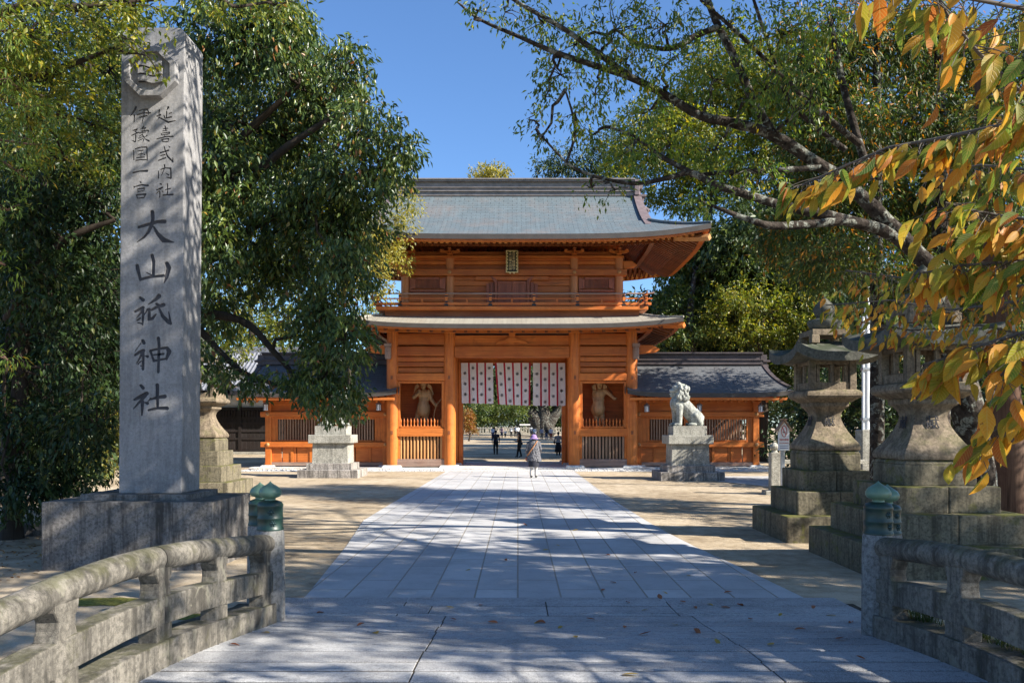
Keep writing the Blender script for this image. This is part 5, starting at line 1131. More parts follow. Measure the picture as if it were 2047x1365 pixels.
ML['cypress'] = m_leaf('leaf_cypress', [(0, (.03, .062, .015)), (.5, (.055, .092, .02)), (.86, (.11, .135, .026)), (.92, (.34, .17, .025)), (1, (.42, .20, .03))], .6, .3)
ML['cypress_pale'] = m_leaf('leaf_cypress_light', [(0, (.07, .13, .025)), (.8, (.12, .18, .03)), (1, (.30, .20, .04))], .6, .35)  # light green leaf colour of the feathery cypress sprays
ML['yellow'] = m_leaf('leaf_yellow', [(0, (.12, .13, .022)), (.5, (.22, .21, .035)), (1, (.36, .31, .07))], .45, .4)
ML['mid'] = m_leaf('leaf_mid', [(0, (.035, .070, .016)), (.6, (.07, .11, .022)), (1, (.16, .18, .035))], .45, .3)
ML['orange'] = m_leaf('leaf_orange', [(0, (.16, .06, .015)), (.6, (.22, .10, .02)), (1, (.20, .17, .03))], .5, .35)
ML['far'] = m_leaf('leaf_far', [(0, (.022, .045, .018)), (.6, (.045, .075, .025)), (1, (.10, .13, .04))], .5, .3)

# big evergreen beside the inscribed pillar
lp = [(480, 70, 150, 105), (590, 95, 62, 90), (690, 140, 55, 60), (640, 190, 80, 80), (725, 250, 60, 52), (795, 288, 46, 42), (555, 275, 150, 105), (700, 350, 110, 58), (775, 345, 50, 38), (455, 350, 85, 115), (600, 430, 140, 85), (715, 440, 68, 68), (440, 500, 55, 85), (560, 540, 120, 65), (690, 535, 68, 66), (640, 620, 80, 65), (690, 680, 55, 62), (640, 718, 50, 52), (690, 775, 36, 42), (440, 620, 42, 55), (430, 735, 34, 36), (590, 765, 45, 24), (500, 765, 48, 18), (672, 822, 22, 24), (650, 795, 40, 34), (700, 805, 30, 34), (620, 770, 40, 26), (410, 250, 30, 120), (560, 30, 60, 50)]
rn = random.Random(8)
lobes = [LB(a, b, 14.4+rn.uniform(-1.0, 1.6), c, d, .9) for a, b, c, d in lp]
tree('evergreen_tree', 'big dark glossy leaved evergreen tree spreading right from behind the pillar', 'tree', [(-7.2, 15.6, -.1, .22), (-7.1, 15.6, 1.8, .19), (-6.7, 15.5, 3.6, .15), (-6.0, 15.2, 5.5, .11), (-5.3, 14.9, 7.6, .06)], lobes, ML['laurel'], MT['bark_dark'], 125, 12, .135, .05, 1, droop=.75, hang=.45,
     limbs=[pth([(300, 560, 15.6), (430, 470, 15), (520, 340, 14.6), (640, 250, 14.4), (740, 200, 14.4)], 15, [16, 12, 9, 6, 3]), pth([(330, 480, 15.4), (470, 290, 15), (600, 170, 14.6)], 15, [14, 9, 4]), pth([(330, 600, 15.5), (480, 470, 15), (620, 400, 14.6), (760, 340, 14.4)], 15, [12, 8, 6, 3]), pth([(350, 620, 15.4), (480, 640, 15), (545, 700, 14.6), (620, 790, 14.3)], 15, [11, 8, 6, 3]), pth([(400, 660, 15.2), (480, 740, 14.8), (560, 770, 14.5)], 15, [8, 5, 3])])
# camphor boughs reaching in from the left over the pillar top
lp = [(60, 60, 90, 75, 9.6), (180, 40, 100, 60, 10), (270, 12, 80, 34, 9.9), (430, -14, 80, 34, 10.6), (100, 160, 110, 60, 10.6), (220, 140, 55, 70, 11.5), (60, 240, 80, 50, 11.4), (190, 250, 60, 60, 12), (262, 78, 24, 24, 9.9), (276, 108, 10, 12, 9.8), (-60, 120, 100, 120, 10), (560, 10, 70, 30, 11.5), (130, 320, 90, 40, 12.5)]
tree('camphor_tree', 'sunlit yellow green camphor boughs reaching in from the upper left over the pillar top', 'tree', [(-11.5, 10.6, -.1, .38), (-11.2, 10.7, 2.5, .33), (-10.6, 10.6, 4.6, .28), (-9.6, 10.4, 6.5, .2)], [LB(a, b, y, c, d, .8) for a, b, c, d, y in lp], ML['camphor'], MT['bark_dark'], 130, 12, .085, .036, 2, droop=.35,
     limbs=[pth([(-450, 400, 10.6), (-200, 230, 10.6), (20, 165, 10.5), (140, 130, 10.5), (232, 95, 10.4)], 10, [30, 20, 9, 6, 3]), pth([(-300, 200, 10.5), (20, 20, 10), (130, 15, 10), (240, 5, 10.2), (400, -10, 10.6)], 10, [16, 8, 6, 5, 3])])
# dark understorey at the left edge
rn = random.Random(21)
for nm_, lb_, bx, by, lp, mat_, de in (
    ('evergreen_tree', 'dark shrubby evergreen filling the left edge below the camphor boughs', -8.6, 13.6, [(60, 420, 90, 110), (180, 300, 70, 60), (60, 280, 80, 70), (180, 400, 80, 100), (90, 560, 100, 110), (200, 560, 60, 110), (60, 700, 90, 100), (180, 720, 70, 100), (40, 840, 70, 90), (130, 860, 70, 80), (190, 850, 45, 80), (60, 960, 80, 60), (150, 960, 60, 55), (30, 1000, 50, 50)], ML['dark'], 120),
    ('evergreen_tree', 'dense dark evergreen standing farther back at the left edge', -12.5, 19.5, [(40, 330, 120, 120), (200, 330, 90, 110), (20, 520, 110, 130), (160, 560, 110, 110), (230, 700, 70, 90), (80, 760, 120, 120), (330, 260, 70, 140), (370, 480, 60, 140), (380, 650, 50, 90)], ML['dark'], 70)):
    lobes = [LB(a, b, by+rn.uniform(-1.0, .8), c, d, .9) for a, b, c, d in lp]
    tree(nm_, lb_, 'tree', [(bx, by, -.1, .16), (bx+.1, by, 2, .13), (bx+.4, by-.1, 4.5, .10), (bx+.8, by-.2, 6.5, .06)], lobes, mat_, MT['bark_dark'], de, 11, .125 if by < 15 else .17, .05 if by < 15 else .07, int(by*10), droop=.6, hang=.3,
         limbs=[pth([(20, 640, 13.6), (60, 560, 13.3), (130, 480, 13), (230, 440, 13)], 13, [14, 12, 8, 4])] if by < 15 else ())
# sunlit bush glimpsed between shrubs and pillar
tree('bush', 'small sunlit yellow green bush between the dark shrubs and the pillar foot', 'bush', [(-10.6, 21.5, -.05, .05), (-10.6, 21.5, .6, .04), (-10.5, 21.5, 1.3, .02)], [LB(215, 900, 21.5, 55, 60, .8), (LB(240, 850, 21.5, 40, 60, .8))], ML['yellow'], MT['twig'], 80, 10, .10, .045, 31, droop=.2)
# cypress sprays at the left edge
rn = random.Random(5)
lp = [(20, 160, 55, 30), (60, 215, 55, 26), (70, 290, 50, 30), (30, 340, 50, 24), (15, 420, 36, 20), (10, 530, 26, 22), (15, 720, 28, 24), (20, 60, 40, 40)]
tree('cypress', 'light green feathery cypress sprays at the very left edge', 'tree', [(-8.9, 9.6, -.1, .16), (-8.9, 9.6, 3, .13), (-8.8, 9.6, 6, .09), (-8.7, 9.6, 8, .05)], [LB(a, b, 9.2+rn.uniform(-.4, .4), c, d, .5) for a, b, c, d in lp], ML['cypress_pale'], MT['bark_red'], 200, 16, .085, .018, 7, droop=.55, spread=.16, out=.9, flat=1)

# lichen covered cherry on the right: long limbs reaching over the path
l1 = [(1870, 545, 12.6), (1770, 440, 12.5), (1690, 365, 12.4), (1630, 325, 12.3), (1540, 268, 12.2), (1460, 245, 12.1), (1400, 232, 12), (1330, 190, 12), (1260, 155, 11.9), (1200, 135, 11.9), (1110, 105, 11.8), (1040, 75, 11.8), (960, 40, 11.8), (915, 5, 11.8)]
limbs = [pth(l1, 12, [17, 15, 13, 12, 11, 9.5, 8.5, 8, 7, 6, 5, 4, 3, 2]), pth([(1545, 270), (1500, 190), (1470, 120), (1430, 40), (1400, -40)], 12.2, [9.5, 9, 8, 7, 6]), pth([(1435, 55), (1390, 72), (1340, 98), (1280, 88), (1230, 60)], 12.1, [6, 6, 5, 3.5, 2]), pth([(1262, 156), (1200, 110), (1130, 60), (1060, 20), (1010, -10)], 11.9, [7, 6, 5, 4, 2.5]),
         pth([(1900, 580, 12.7), (1790, 475, 12.5), (1690, 440, 12.2), (1560, 410, 12), (1480, 385, 11.8), (1430, 370, 11.7), (1380, 345, 11.7), (1340, 355, 11.6), (1270, 367, 11.6), (1200, 355, 11.5), (1140, 330, 11.5), (1085, 275, 11.5)], 12, [14, 12, 11, 9, 8, 7.5, 6.5, 5, 4, 3, 2.5, 2]), pth([(1382, 346), (1320, 312), (1272, 275), (1220, 255)], 11.7, [6, 4.5, 3.5, 2]), pth([(1640, 335), (1560, 340), (1450, 345), (1380, 352)], 12.1, [6, 5.5, 4.5, 3]), pth([(1700, 440, 12.2), (1560, 452, 11.8), (1500, 440, 11.6), (1420, 410, 11.4)], 12, [9, 8, 6, 3]),
         pth([(1740, 360, 12.6), (1690, 190, 12.8), (1660, 40, 13)], 12.6, [9, 7, 5]), pth([(1720, 290, 12.6), (1600, 190, 12.3), (1500, 90, 12), (1400, 0, 11.8)], 12.4, [7, 6, 4, 3]), pth([(1690, 300, 12.6), (1585, 210, 12.4), (1540, 100, 12.2), (1500, -20, 12)], 12.4, [6, 5, 4, 3]), pth([(1130, 330, 11.5), (1150, 260, 11.5), (1130, 180, 11.6)], 11.5, [3, 2.5, 2])]
rn = random.Random(14)
lp = [(950, 20, 30, 18), (1010, 25, 60, 28), (1090, 45, 60, 45), (1150, 90, 70, 50), (1230, 60, 70, 60), (1330, 50, 80, 60), (1120, 150, 70, 35), (1190, 190, 60, 30), (1250, 120, 70, 50), (1090, 195, 25, 20), (1060, 240, 26, 24), (1080, 280, 26, 20), (1150, 225, 40, 30), (1330, 130, 80, 40), (1450, 60, 90, 70), (1430, 160, 70, 45), (1560, 70, 80, 80), (1660, 60, 60, 80), (1180, 270, 45, 30), (1260, 300, 55, 40), (1340, 290, 60, 40), (1430, 300, 70, 40), (1230, 380, 40, 16), (1180, 375, 25, 12), (1530, 180, 60, 50), (1500, 340, 70, 40), (1400, 400, 50, 25), (1620, 200, 60, 60), (1300, 220, 70, 30)]
lobes = [LB(a, b, 12+rn.uniform(-.9, .9), c, d, .75) for a, b, c, d in lp]
tree('cherry_tree', 'leaning tree with lichen covered limbs reaching left in front of the gate roof', 'tree', [(7.5, 12.9, -.1, .30), (7.3, 12.8, 1.6, .25), (6.9, 12.7, 3.2, .22), (6.45, 12.6, 4.5, .14)], lobes, ML['sakura'], MT['bark'], 84, 10, .09, .034, 3, limbs=limbs, droop=.7, hang=.3, twigs=8)
# tall dark cypresses behind the right lanterns
rn = random.Random(33)
def cyp(label, x, y, h, r, lp, seed, dens, lean=0.0, bark='bark', Yv=1.6, L=.16):
    lobes = [LB(a, b, y+rn.uniform(-1.2, 1.2), c, d, Yv*.7) for a, b, c, d in lp]
    return tree('cypress', label, 'tree', [(x, y, -.1, r), (x+lean*.3, y, h*.3, r*.85), (x+lean*.7, y, h*.65, r*.6), (x+lean, y, h, r*.25)], lobes, ML['cypress'], MT[bark], dens*4.5, 14, L, .045, seed, droop=.6, hang=.35, out=.7, spread=.3, group='dark cypresses on the right', lnk=False)
cyp('dark cypress with a mottled trunk, behind the flagpole on the right', 7.9, 17.6, 12, .17, [(1600, 120, 60, 90), (1680, 100, 80, 100), (1640, 260, 70, 80), (1720, 260, 70, 80), (1640, 400, 80, 70), (1730, 420, 80, 80), (1560, 480, 60, 60), (1660, 520, 90, 60), (1600, 330, 60, 50), (1750, 560, 70, 50)], 41, 20)
cyp('dark cypress with a thick grey trunk above the nearest stone lantern', 9.6, 18.2, 13, .24, [(1800, 80, 80, 90), (1900, 120, 80, 110), (1820, 250, 80, 80), (1930, 300, 80, 100), (1830, 420, 80, 80), (1940, 470, 80, 90), (1850, 570, 80, 60), (1950, 600, 80, 70), (2010, 150, 60, 120)], 42, 20)
cyp('leaning cypress with reddish stringy bark at the right edge behind the lantern', 9.75, 15.7, 9, .33, [(2010, 300, 70, 110), (2050, 500, 60, 120), (2000, 640, 50, 60), (2060, 120, 60, 120)], 43, 20, -.7, 'bark_red')
for sx in (0,):
    tree('evergreen_tree', 'dark undergrowth tree behind the right lanterns and flagpole', 'tree', [(12.5, 26, -.1, .15), (12.4, 26, 2, .12), (12.3, 26, 4, .08)], [LB(a, b, 26+rn.uniform(-1.5, 1.5), c, d, 1.2) for a, b, c, d in [(1640, 800, 50, 70), (1700, 760, 60, 60), (1780, 760, 60, 80), (1860, 760, 60, 90), (1940, 760, 60, 90), (2010, 800, 60, 90), (1600, 850, 50, 60), (1590, 900, 60, 40), (1660, 900, 60, 40), (1740, 920, 60, 30), (1680, 860, 60, 40), (1800, 850, 60, 50), (1920, 860, 70, 50), (2030, 900, 50, 50)]], ML['dark'], MT['bark_dark'], 30, 11, .2, .085, 51, droop=.5)
tree('evergreen_tree', 'dark broad tree beyond the right end of the roofed wall', 'tree', [(19.5, 33, -.1, .25), (19.3, 33, 4, .2), (19, 33, 8, .1)], [(np.array([19+rn.uniform(-3, 3), 33+rn.uniform(-2, 2), z]), np.array([2.4, 2.0, 1.3])) for z in (3, 4.2, 5.5, 6.5, 7.5, 8.8, 10, 11)]+[(np.array([x_, 34.2, z_]), np.array([1.6, 1.3, .8])) for x_, z_ in ((15.5, 8), (13.4, 9), (11.8, 9.6), (14.5, 9.8), (17, 9))], ML['mid'], MT['bark_dark'], 14, 12, .26, .10, 52)
# bright bush-like tree over the right wall, and the tree line behind the gate
rn = random.Random(61)
def bg(label, bx, by, h, lp, mat, seed, dens, L, group='trees behind the gate', name='broadleaf_tree', bark='bark_dark', r=.3, limbs=()):
    lobes = [LB(a, b, by+rn.uniform(-1.5, 1.5), c, d, 2.0) for a, b, c, d in lp]; x = (bx-CX)/F*by
    return tree(name, label, 'tree', [(x, by, gz(by)-.1, r), (x+.2, by, h*.35, r*.8), (x-.1, by, h*.65, r*.55), (x+.2, by, h*.9, r*.25)], lobes, mat, MT[bark], dens*3.2, 12, L, L*.42, seed, group=group, twigs=3, limbs=limbs)
bg('bright yellow green tree just above the right roofed wall', 1520, 44, 9, [(1480, 600, 70, 40), (1560, 620, 80, 50), (1440, 640, 50, 40), (1520, 670, 90, 30), (1610, 660, 60, 40), (1600, 570, 60, 40)], ML['camphor'], 62, 5.5, .2)
bg('tall yellow green tree rising right of the gate roof behind the cherry limbs', 1420, 50, 20, [(1230, 360, 40, 20), (1560, 180, 80, 70), (1620, 260, 80, 80), (1340, 270, 60, 50), (1420, 270, 60, 50), (1300, 250, 70, 50), (1390, 200, 80, 60), (1480, 230, 80, 70), (1260, 320, 60, 40), (1360, 330, 80, 50), (1460, 350, 80, 60), (1550, 300, 70, 80), (1300, 390, 50, 30), (1430, 120, 60, 50), (1540, 420, 80, 60), (1380, 400, 60, 40), (1500, 150, 60, 60)], ML['camphor'], 63, 4.6, .28)
bg('dark tree with a pale bare trunk right beside the gate eaves', 1382, 46, 12, [(1340, 520, 40, 50), (1400, 500, 50, 60), (1350, 610, 50, 60), (1420, 590, 50, 50), (1330, 670, 60, 40), (1440, 480, 40, 60), (1480, 530, 50, 50), (1400, 670, 60, 30)], ML['mid'], 64, 4, .26, bark='bark', r=.42)
bg('far green tree behind the right half of the gate roof', 1215, 70, 22, [(1100, 335, 48, 24), (1150, 320, 50, 40), (1190, 345, 50, 30), (1230, 300, 50, 60)], ML['far'], 65, 2.4, .32)
bg('far sunlit yellow green treetop above the gate ridge', 868, 72, 22, [(980, 346, 36, 16), (965, 352, 26, 12), (1000, 350, 20, 12)], ML['yellow'], 66, 4.6, .3)
bg('dark tree mass farther right behind the cypresses', 1750, 48, 16, [(1560, 500, 80, 90), (1650, 420, 90, 100), (1750, 300, 90, 120), (1850, 420, 90, 120), (1950, 300, 90, 130), (1700, 560, 90, 80), (1830, 600, 90, 80), (1960, 560, 90, 90), (1680, 180, 90, 90), (1850, 150, 90, 100), (2020, 450, 80, 130), (1600, 650, 80, 60), (1720, 690, 80, 50), (1580, 760, 60, 60)], ML['mid'], 67, 2.6, .36)
bg('sunlit yellow tree at the left corner of the gate roof', 690, 33, 11, [(815, 400, 24, 30), (800, 450, 36, 34), (775, 500, 36, 40), (740, 470, 50, 50), (810, 520, 20, 22), (760, 560, 30, 40), (700, 560, 40, 40)], ML['yellow'], 68, 9, .15, name='broadleaf_tree', r=.12)
bg('yellow green tree behind the left roofed wall', 650, 47, 13, [(480, 640, 60, 60), (560, 660, 60, 50), (430, 600, 60, 60), (520, 560, 70, 60), (620, 620, 60, 60), (640, 520, 60, 60), (460, 700, 50, 30), (740, 620, 40, 40)], ML['camphor'], 69, 3.6, .22)
bg('tall green tree behind the storehouse on the left', 500, 68, 22, [(420, 400, 70, 90), (520, 300, 80, 90), (620, 400, 80, 90), (540, 480, 90, 80), (440, 200, 70, 90), (600, 210, 60, 80), (700, 520, 60, 60), (520, 130, 60, 60), (690, 420, 50, 50)], ML['camphor'], 70, 1.5, .42)
bg('tall dark tree far behind the left shrubs', 150, 42, 18, [(80, 300, 120, 150), (220, 250, 110, 150), (60, 560, 120, 150), (220, 560, 120, 150), (340, 420, 80, 150), (120, 780, 130, 90), (300, 720, 90, 100), (60, 80, 110, 110), (230, 80, 110, 110), (360, 180, 70, 110)], ML['far'], 71, 2.2, .38)
# courtyard greenery seen through the gate
cyd = 'trees in the courtyard beyond the gate'
bg('huge old camphor with a thick dark trunk in the middle of the courtyard', 1085, 126, 9, [(1060, 800, 60, 20), (1000, 790, 60, 20), (1110, 790, 60, 24), (1060, 760, 90, 30), (960, 770, 60, 30)], ML['far'], 72, 2.2, .45, cyd, r=1.5, bark='bark', limbs=[pth([(1078, 868), (1072, 840), (1050, 815), (1020, 800), (980, 790)], 126, [16, 15, 11, 8, 4]), pth([(1092, 868), (1098, 845), (1112, 825), (1120, 800)], 126, [14, 13, 10, 6]), pth([(1066, 870), (1076, 858), (1084, 848)], 125.5, [9, 9, 7]), pth([(1106, 871), (1096, 858), (1090, 845)], 125.2, [8, 9, 7])])
bg('green spreading tree in the courtyard left of the old camphor', 985, 120, 6, [(960, 815, 36, 14), (1000, 825, 34, 14), (1030, 820, 30, 16), (975, 838, 26, 8), (945, 830, 24, 12)], ML['mid'], 73, 3.4, .35, cyd, r=.22)
bg('orange leaved small tree by the left inner gate post', 937, 100, 4, [(935, 830, 12, 14), (940, 850, 10, 12), (932, 845, 10, 16), (944, 860, 10, 6)], ML['orange'], 74, 9, .25, cyd, r=.12)
bg('dark tree mass closing the courtyard at the back', 1060, 150, 18, [(940, 780, 60, 60), (1020, 770, 60, 70), (1090, 790, 60, 60), (1130, 800, 50, 60), (1060, 840, 80, 16), (960, 845, 50, 14), (1120, 840, 40, 14)], ML['far'], 75, 1.6, .6, cyd, r=.5)
# trees standing right of the bridge, outside the picture, that throw the dappled shade
rn = random.Random(77)
def shade(label, x, y, h, n, rad, seed, dens=2.3, zlo=4.8):
    lobes = [(np.array([x+rn.uniform(-1, 1)*rad, y+rn.uniform(-1, 1)*rad, rn.uniform(zlo, h)]), np.array([1.5, 1.3, .8])) for _ in range(n)]
    return tree('broadleaf_tree', label, 'tree', [(x, y, -.1, .28), (x+.2, y, h*.3, .24), (x, y+.2, h*.6, .18), (x+.1, y, h*.85, .08)], lobes, ML['mid'], MT['bark'], dens*3, 11, .20, .085, seed, group='trees beside the bridge')

# far woods closing the view on both sides
def wood(label, boxes, seed, n):
    r = np.random.default_rng(seed); A = []
    for x0, x1, y0, y1, h in boxes:
        m = n; x = r.uniform(x0, x1, m); y = r.uniform(y0, y1, m); z = h*r.random(m)**.8*(.72+.16*np.sin(x*.45)+.12*np.sin(x*1.1+2)); A.append(np.stack([x, y, z+.2], 1))
    A = np.concatenate(A); d = r.normal(size=A.shape); nr = r.normal(size=A.shape)*.6; nr[:, 2] += .7
    return tag(obj('distant_wood', leaf_mesh('distant_wood', A, d, nr, r.uniform(.5, 1.0, len(A)), r.uniform(.3, .5, len(A)), ML['far'])), label, 'wood', kind='stuff')
wood('dark distant wood behind the storehouse and shrubs on the left', [(-75, -13, 74, 84, 15), (-60, -24, 44, 52, 11), (-40, -15, 25, 30, 6)], 91, 16000)
wood('dark distant wood behind the right roofed wall and lanterns', [(13, 75, 66, 78, 16), (16, 60, 40, 46, 9)], 92, 16000)
for a in (('broadleaf tree to the right of the bridge', 10.5, 5.0, 10, 30, 2.3, 81), ('broadleaf tree at the right bank level with the bridge end', 12.0, 4.2, 9.8, 36, 2.3, 82), ('broadleaf tree well to the right of the bridge', 15.5, 3.5, 12, 32, 3.2, 83), ('broadleaf tree to the right, level with the viewer', 13.8, 3.9, 10.8, 24, 1.7, 84), ('broadleaf tree to the right behind the red barked cypress', 14.8, 10.5, 12, 16, 3.2, 92)): shade(*a)
# ================================================================ foreground cherry branch with autumn leaves
for x, y, z0, z1, n_, sd_ in ((8.5, 7.5, 8.7, 12, 46, 85),): tree('broadleaf_tree', 'tall tree beside the bridge with high boughs over the path', 'tree', [(10.8, 8.0, -.1, .34), (10.4, 8.0, 4, .28), (9.4, 7.9, 7, .2), (7.5, 7.6, 9.3, .1)], [(np.array([rn.uniform(-.5, 10), rn.uniform(4.4, 12), rn.uniform(z0, z1)]), np.array([1.3, 1.1, .6])) for _ in range(n_)]+[(np.array([rn.uniform(3, 9.5), rn.uniform(1.9, 4.6), rn.uniform(7.6, 10)]), np.array([1.3, 1.0, .5])) for _ in range(20)]+[(np.array([rn.uniform(0, 7), rn.uniform(6.4, 9.6), rn.uniform(8.6, 11.2)]), np.array([1.3, 1.0, .5])) for _ in range(26)]+[(np.array([rn.uniform(4, 11.5), rn.uniform(9.6, 13.6), rn.uniform(9.3, 11.6)]), np.array([1.3, 1.1, .5])) for _ in range(24)]+[(np.array([rn.uniform(8.5, 14), rn.uniform(.9, 2.8), rn.uniform(7.4, 9.6)]), np.array([1.3, .8, .5])) for _ in range(12)]+[(np.array([rn.uniform(6.5, 10.8), rn.uniform(7.4, 10.6), rn.uniform(7.8, 10)]), np.array([1.2, 1.0, .5])) for _ in range(24)], ML['mid'], MT['bark'], 4.0, 11, .2, .085, sd_, group='trees beside the bridge')
for x, y, sd_ in ((13, 50, 86), (16, 60, 87), (14, 74, 88), (20, 90, 89), (13, 104, 90), (24, 112, 91)): tree('broadleaf_tree', 'tall tree at the right side of the courtyard behind the gate', 'tree', [(x, y, gz(y)-.1, .4), (x, y, 5, .3), (x+.3, y, 10, .15)], [(np.array([x+rn.uniform(-4, 4), y+rn.uniform(-4, 4), rn.uniform(5, 14)]), np.array([3.0, 2.5, 1.6])) for _ in range(18)], ML['far'], MT['bark_dark'], 9, 12, .4, .17, sd_, group='trees in the courtyard beyond the gate', twigs=2)
def big_leaf(mb, p, d, up, L, W, curl, fold):
    d = Vector(d).normalized(); s = d.cross(Vector(up)).normalized(); n = s.cross(d); prof = [(0, .02), (.12, .55), (.3, .95), (.5, 1.0), (.7, .78), (.86, .40), (1.0, .0)]
    vs = []; 
    for t, w in prof:
        c = Vector(p)+d*(L*t)-n*(curl*L*t*t)+s*(.06*L*math.sin(t*3+fold*9))
        h = w*W/2; vs += [c-s*h+n*(fold*h), c, c+s*h+n*(fold*h)]
    fs = []
    for i in range(len(prof)-1):
        for k in range(2): a = i*3+k; fs.append((a, a+1, a+4, a+3))
    mb.add(vs, fs)
def m_cherry():
    n = NT('leaf_cherry'); ge = n.n('ShaderNodeNewGeometry'); isl = ge.outputs['Random Per Island']
    c1 = n.ramp(isl, [(0, (.08, .15, .018)), (.28, (.13, .20, .022)), (.46, (.30, .28, .025)), (.64, (.52, .31, .024)), (.82, (.56, .22, .018)), (.94, (.46, .13, .016)), (1, (.26, .07, .02))])
    c2 = n.ramp(isl, [(0, (.16, .20, .022)), (.35, (.42, .27, .022)), (.7, (.55, .23, .018)), (1, (.34, .10, .02))])
    c = n.mix(c1, c2, n.ramp(n.noise(13, 3, .5), [(.45, g(0)), (.6, g(.9))]))
    c = n.mix(c, (.12, .045, .018), n.ramp(n.noise(62, 4, .6), [(.63, g(0)), (.70, g(.9))])); n.col(c).rough(.5, .3)
    at = n.n('ShaderNodeAttribute'); at.attribute_name = 'leaf_uv'; sx = n.n('ShaderNodeSeparateXYZ'); n.l(at.outputs['Vector'], sx.inputs[0]); av = n.math('ABSOLUTE', sx.outputs[1])
    ph = n.math('SINE', n.math('MULTIPLY', n.math('SUBTRACT', sx.outputs[0], n.math('MULTIPLY', av, .22)), 62.0)); vein = n.math('MAXIMUM', n.ramp(ph, [(.8, g(0)), (.97, g(1))]), n.ramp(av, [(.03, g(1)), (.09, g(0))]))
    c = n.mix(c, n.mix(c, (.5, .36, .10), .55), vein); edge = n.ramp(n.math('ADD', av, n.math('MULTIPLY', n.noise(30, 3), .5)), [(1.05, g(0)), (1.2, g(.8))]); c = n.mix(c, (.30, .10, .03), edge); n.col(c)
    n.bump(n.math('SUBTRACT', 1.0, vein), .0015, .6)
    tr = n.n('ShaderNodeBsdfTranslucent'); hs = n.n('ShaderNodeHueSaturation'); hs.inputs['Value'].default_value = 1.3; n.l(c, hs.inputs['Color']); n.l(hs.outputs[0], tr.inputs[0])
    ms = n.n('ShaderNodeMixShader'); ms.inputs[0].default_value = .4; n.l(n.b.outputs[0], ms.inputs[1]); n.l(tr.outputs[0], ms.inputs[2]); n.l(ms.outputs[0], n.out.inputs[0]); return n.mat
MT['cherry_leaf'] = m_cherry()
T0 = Vector((4.6, 2.6, 0))
t = thing('cherry_tree', 'cherry tree at right edge with large orange and green autumn leaves nearest the viewer', 'tree', T0)
mb = MB(); mb.tube([(4.6, 2.6, -.2), (4.55, 2.6, 1.0), (4.4, 2.65, 2.2), (4.1, 2.7, 3.4), (3.8, 2.8, 4.6)], [.16, .14, .12, .09, .05], 12); mb.build('trunk', MT['bark'], t, off=T0, smooth=60)
rn = random.Random(19); lf = MB(); tw = MB(); br = []
#  branch paths: (points px,py,Y), leaf px length, number of leaves, spread px
BR = [([(2300, 150, 2.2), (2047, 241, 2.5), (1868, 279, 2.6), (1776, 295, 2.7), (1660, 345, 2.75), (1590, 375, 2.8)], 78, 93, 26),
      ([(2300, 260, 1.9), (2047, 190, 1.9), (1960, 110, 1.85), (1900, 40, 1.8), (1860, -30, 1.8)], 92, 33, 40),
      ([(2300, 60, 1.9), (2060, 20, 1.9), (1900, -10, 1.8), (1760, -20, 1.75), (1700, 10, 1.75)], 94, 30, 36),
      ([(2300, 420, 2.4), (2060, 440, 2.6), (1960, 425, 2.7), (1890, 405, 2.7)], 78, 66, 34),
      ([(2300, 500, 2.5), (2060, 520, 2.6), (1930, 530, 2.7), (1820, 550, 2.8)], 76, 75, 22),
      ([(2300, 620, 2.5), (2060, 660, 2.6), (1960, 690, 2.6), (1905, 712, 2.7), (1845, 728, 2.8)], 84, 66, 26),
      ([(2300, 740, 2.4), (2070, 800, 2.6), (2005, 850, 2.7), (1945, 890, 2.8)], 76, 51, 24),
      ([(2300, 640, 2.4), (2060, 690, 2.5), (1990, 760, 2.5)], 84, 45, 34),
      ([(2400, 480, 4.6), (2050, 600, 5.2), (1900, 620, 5.4), (1780, 600, 5.5), (1650, 610, 5.6)], 32, 105, 26),
      ([(2300, 560, 5), (1950, 575, 5.4), (1800, 555, 5.6), (1690, 540, 5.8)], 30, 90, 34),
      ([(2200, 700, 5), (1960, 650, 5.4), (1820, 660, 5.6), (1700, 640, 5.8)], 32, 66, 22),
      ([(2300, 330, 3), (2060, 340, 3.4), (1960, 330, 3.6), (1850, 350, 3.7)], 55, 51, 30),
      ([(2300, 250, 2.6), (2060, 260, 3.0), (2000, 230, 3.2)], 60, 24, 40)]
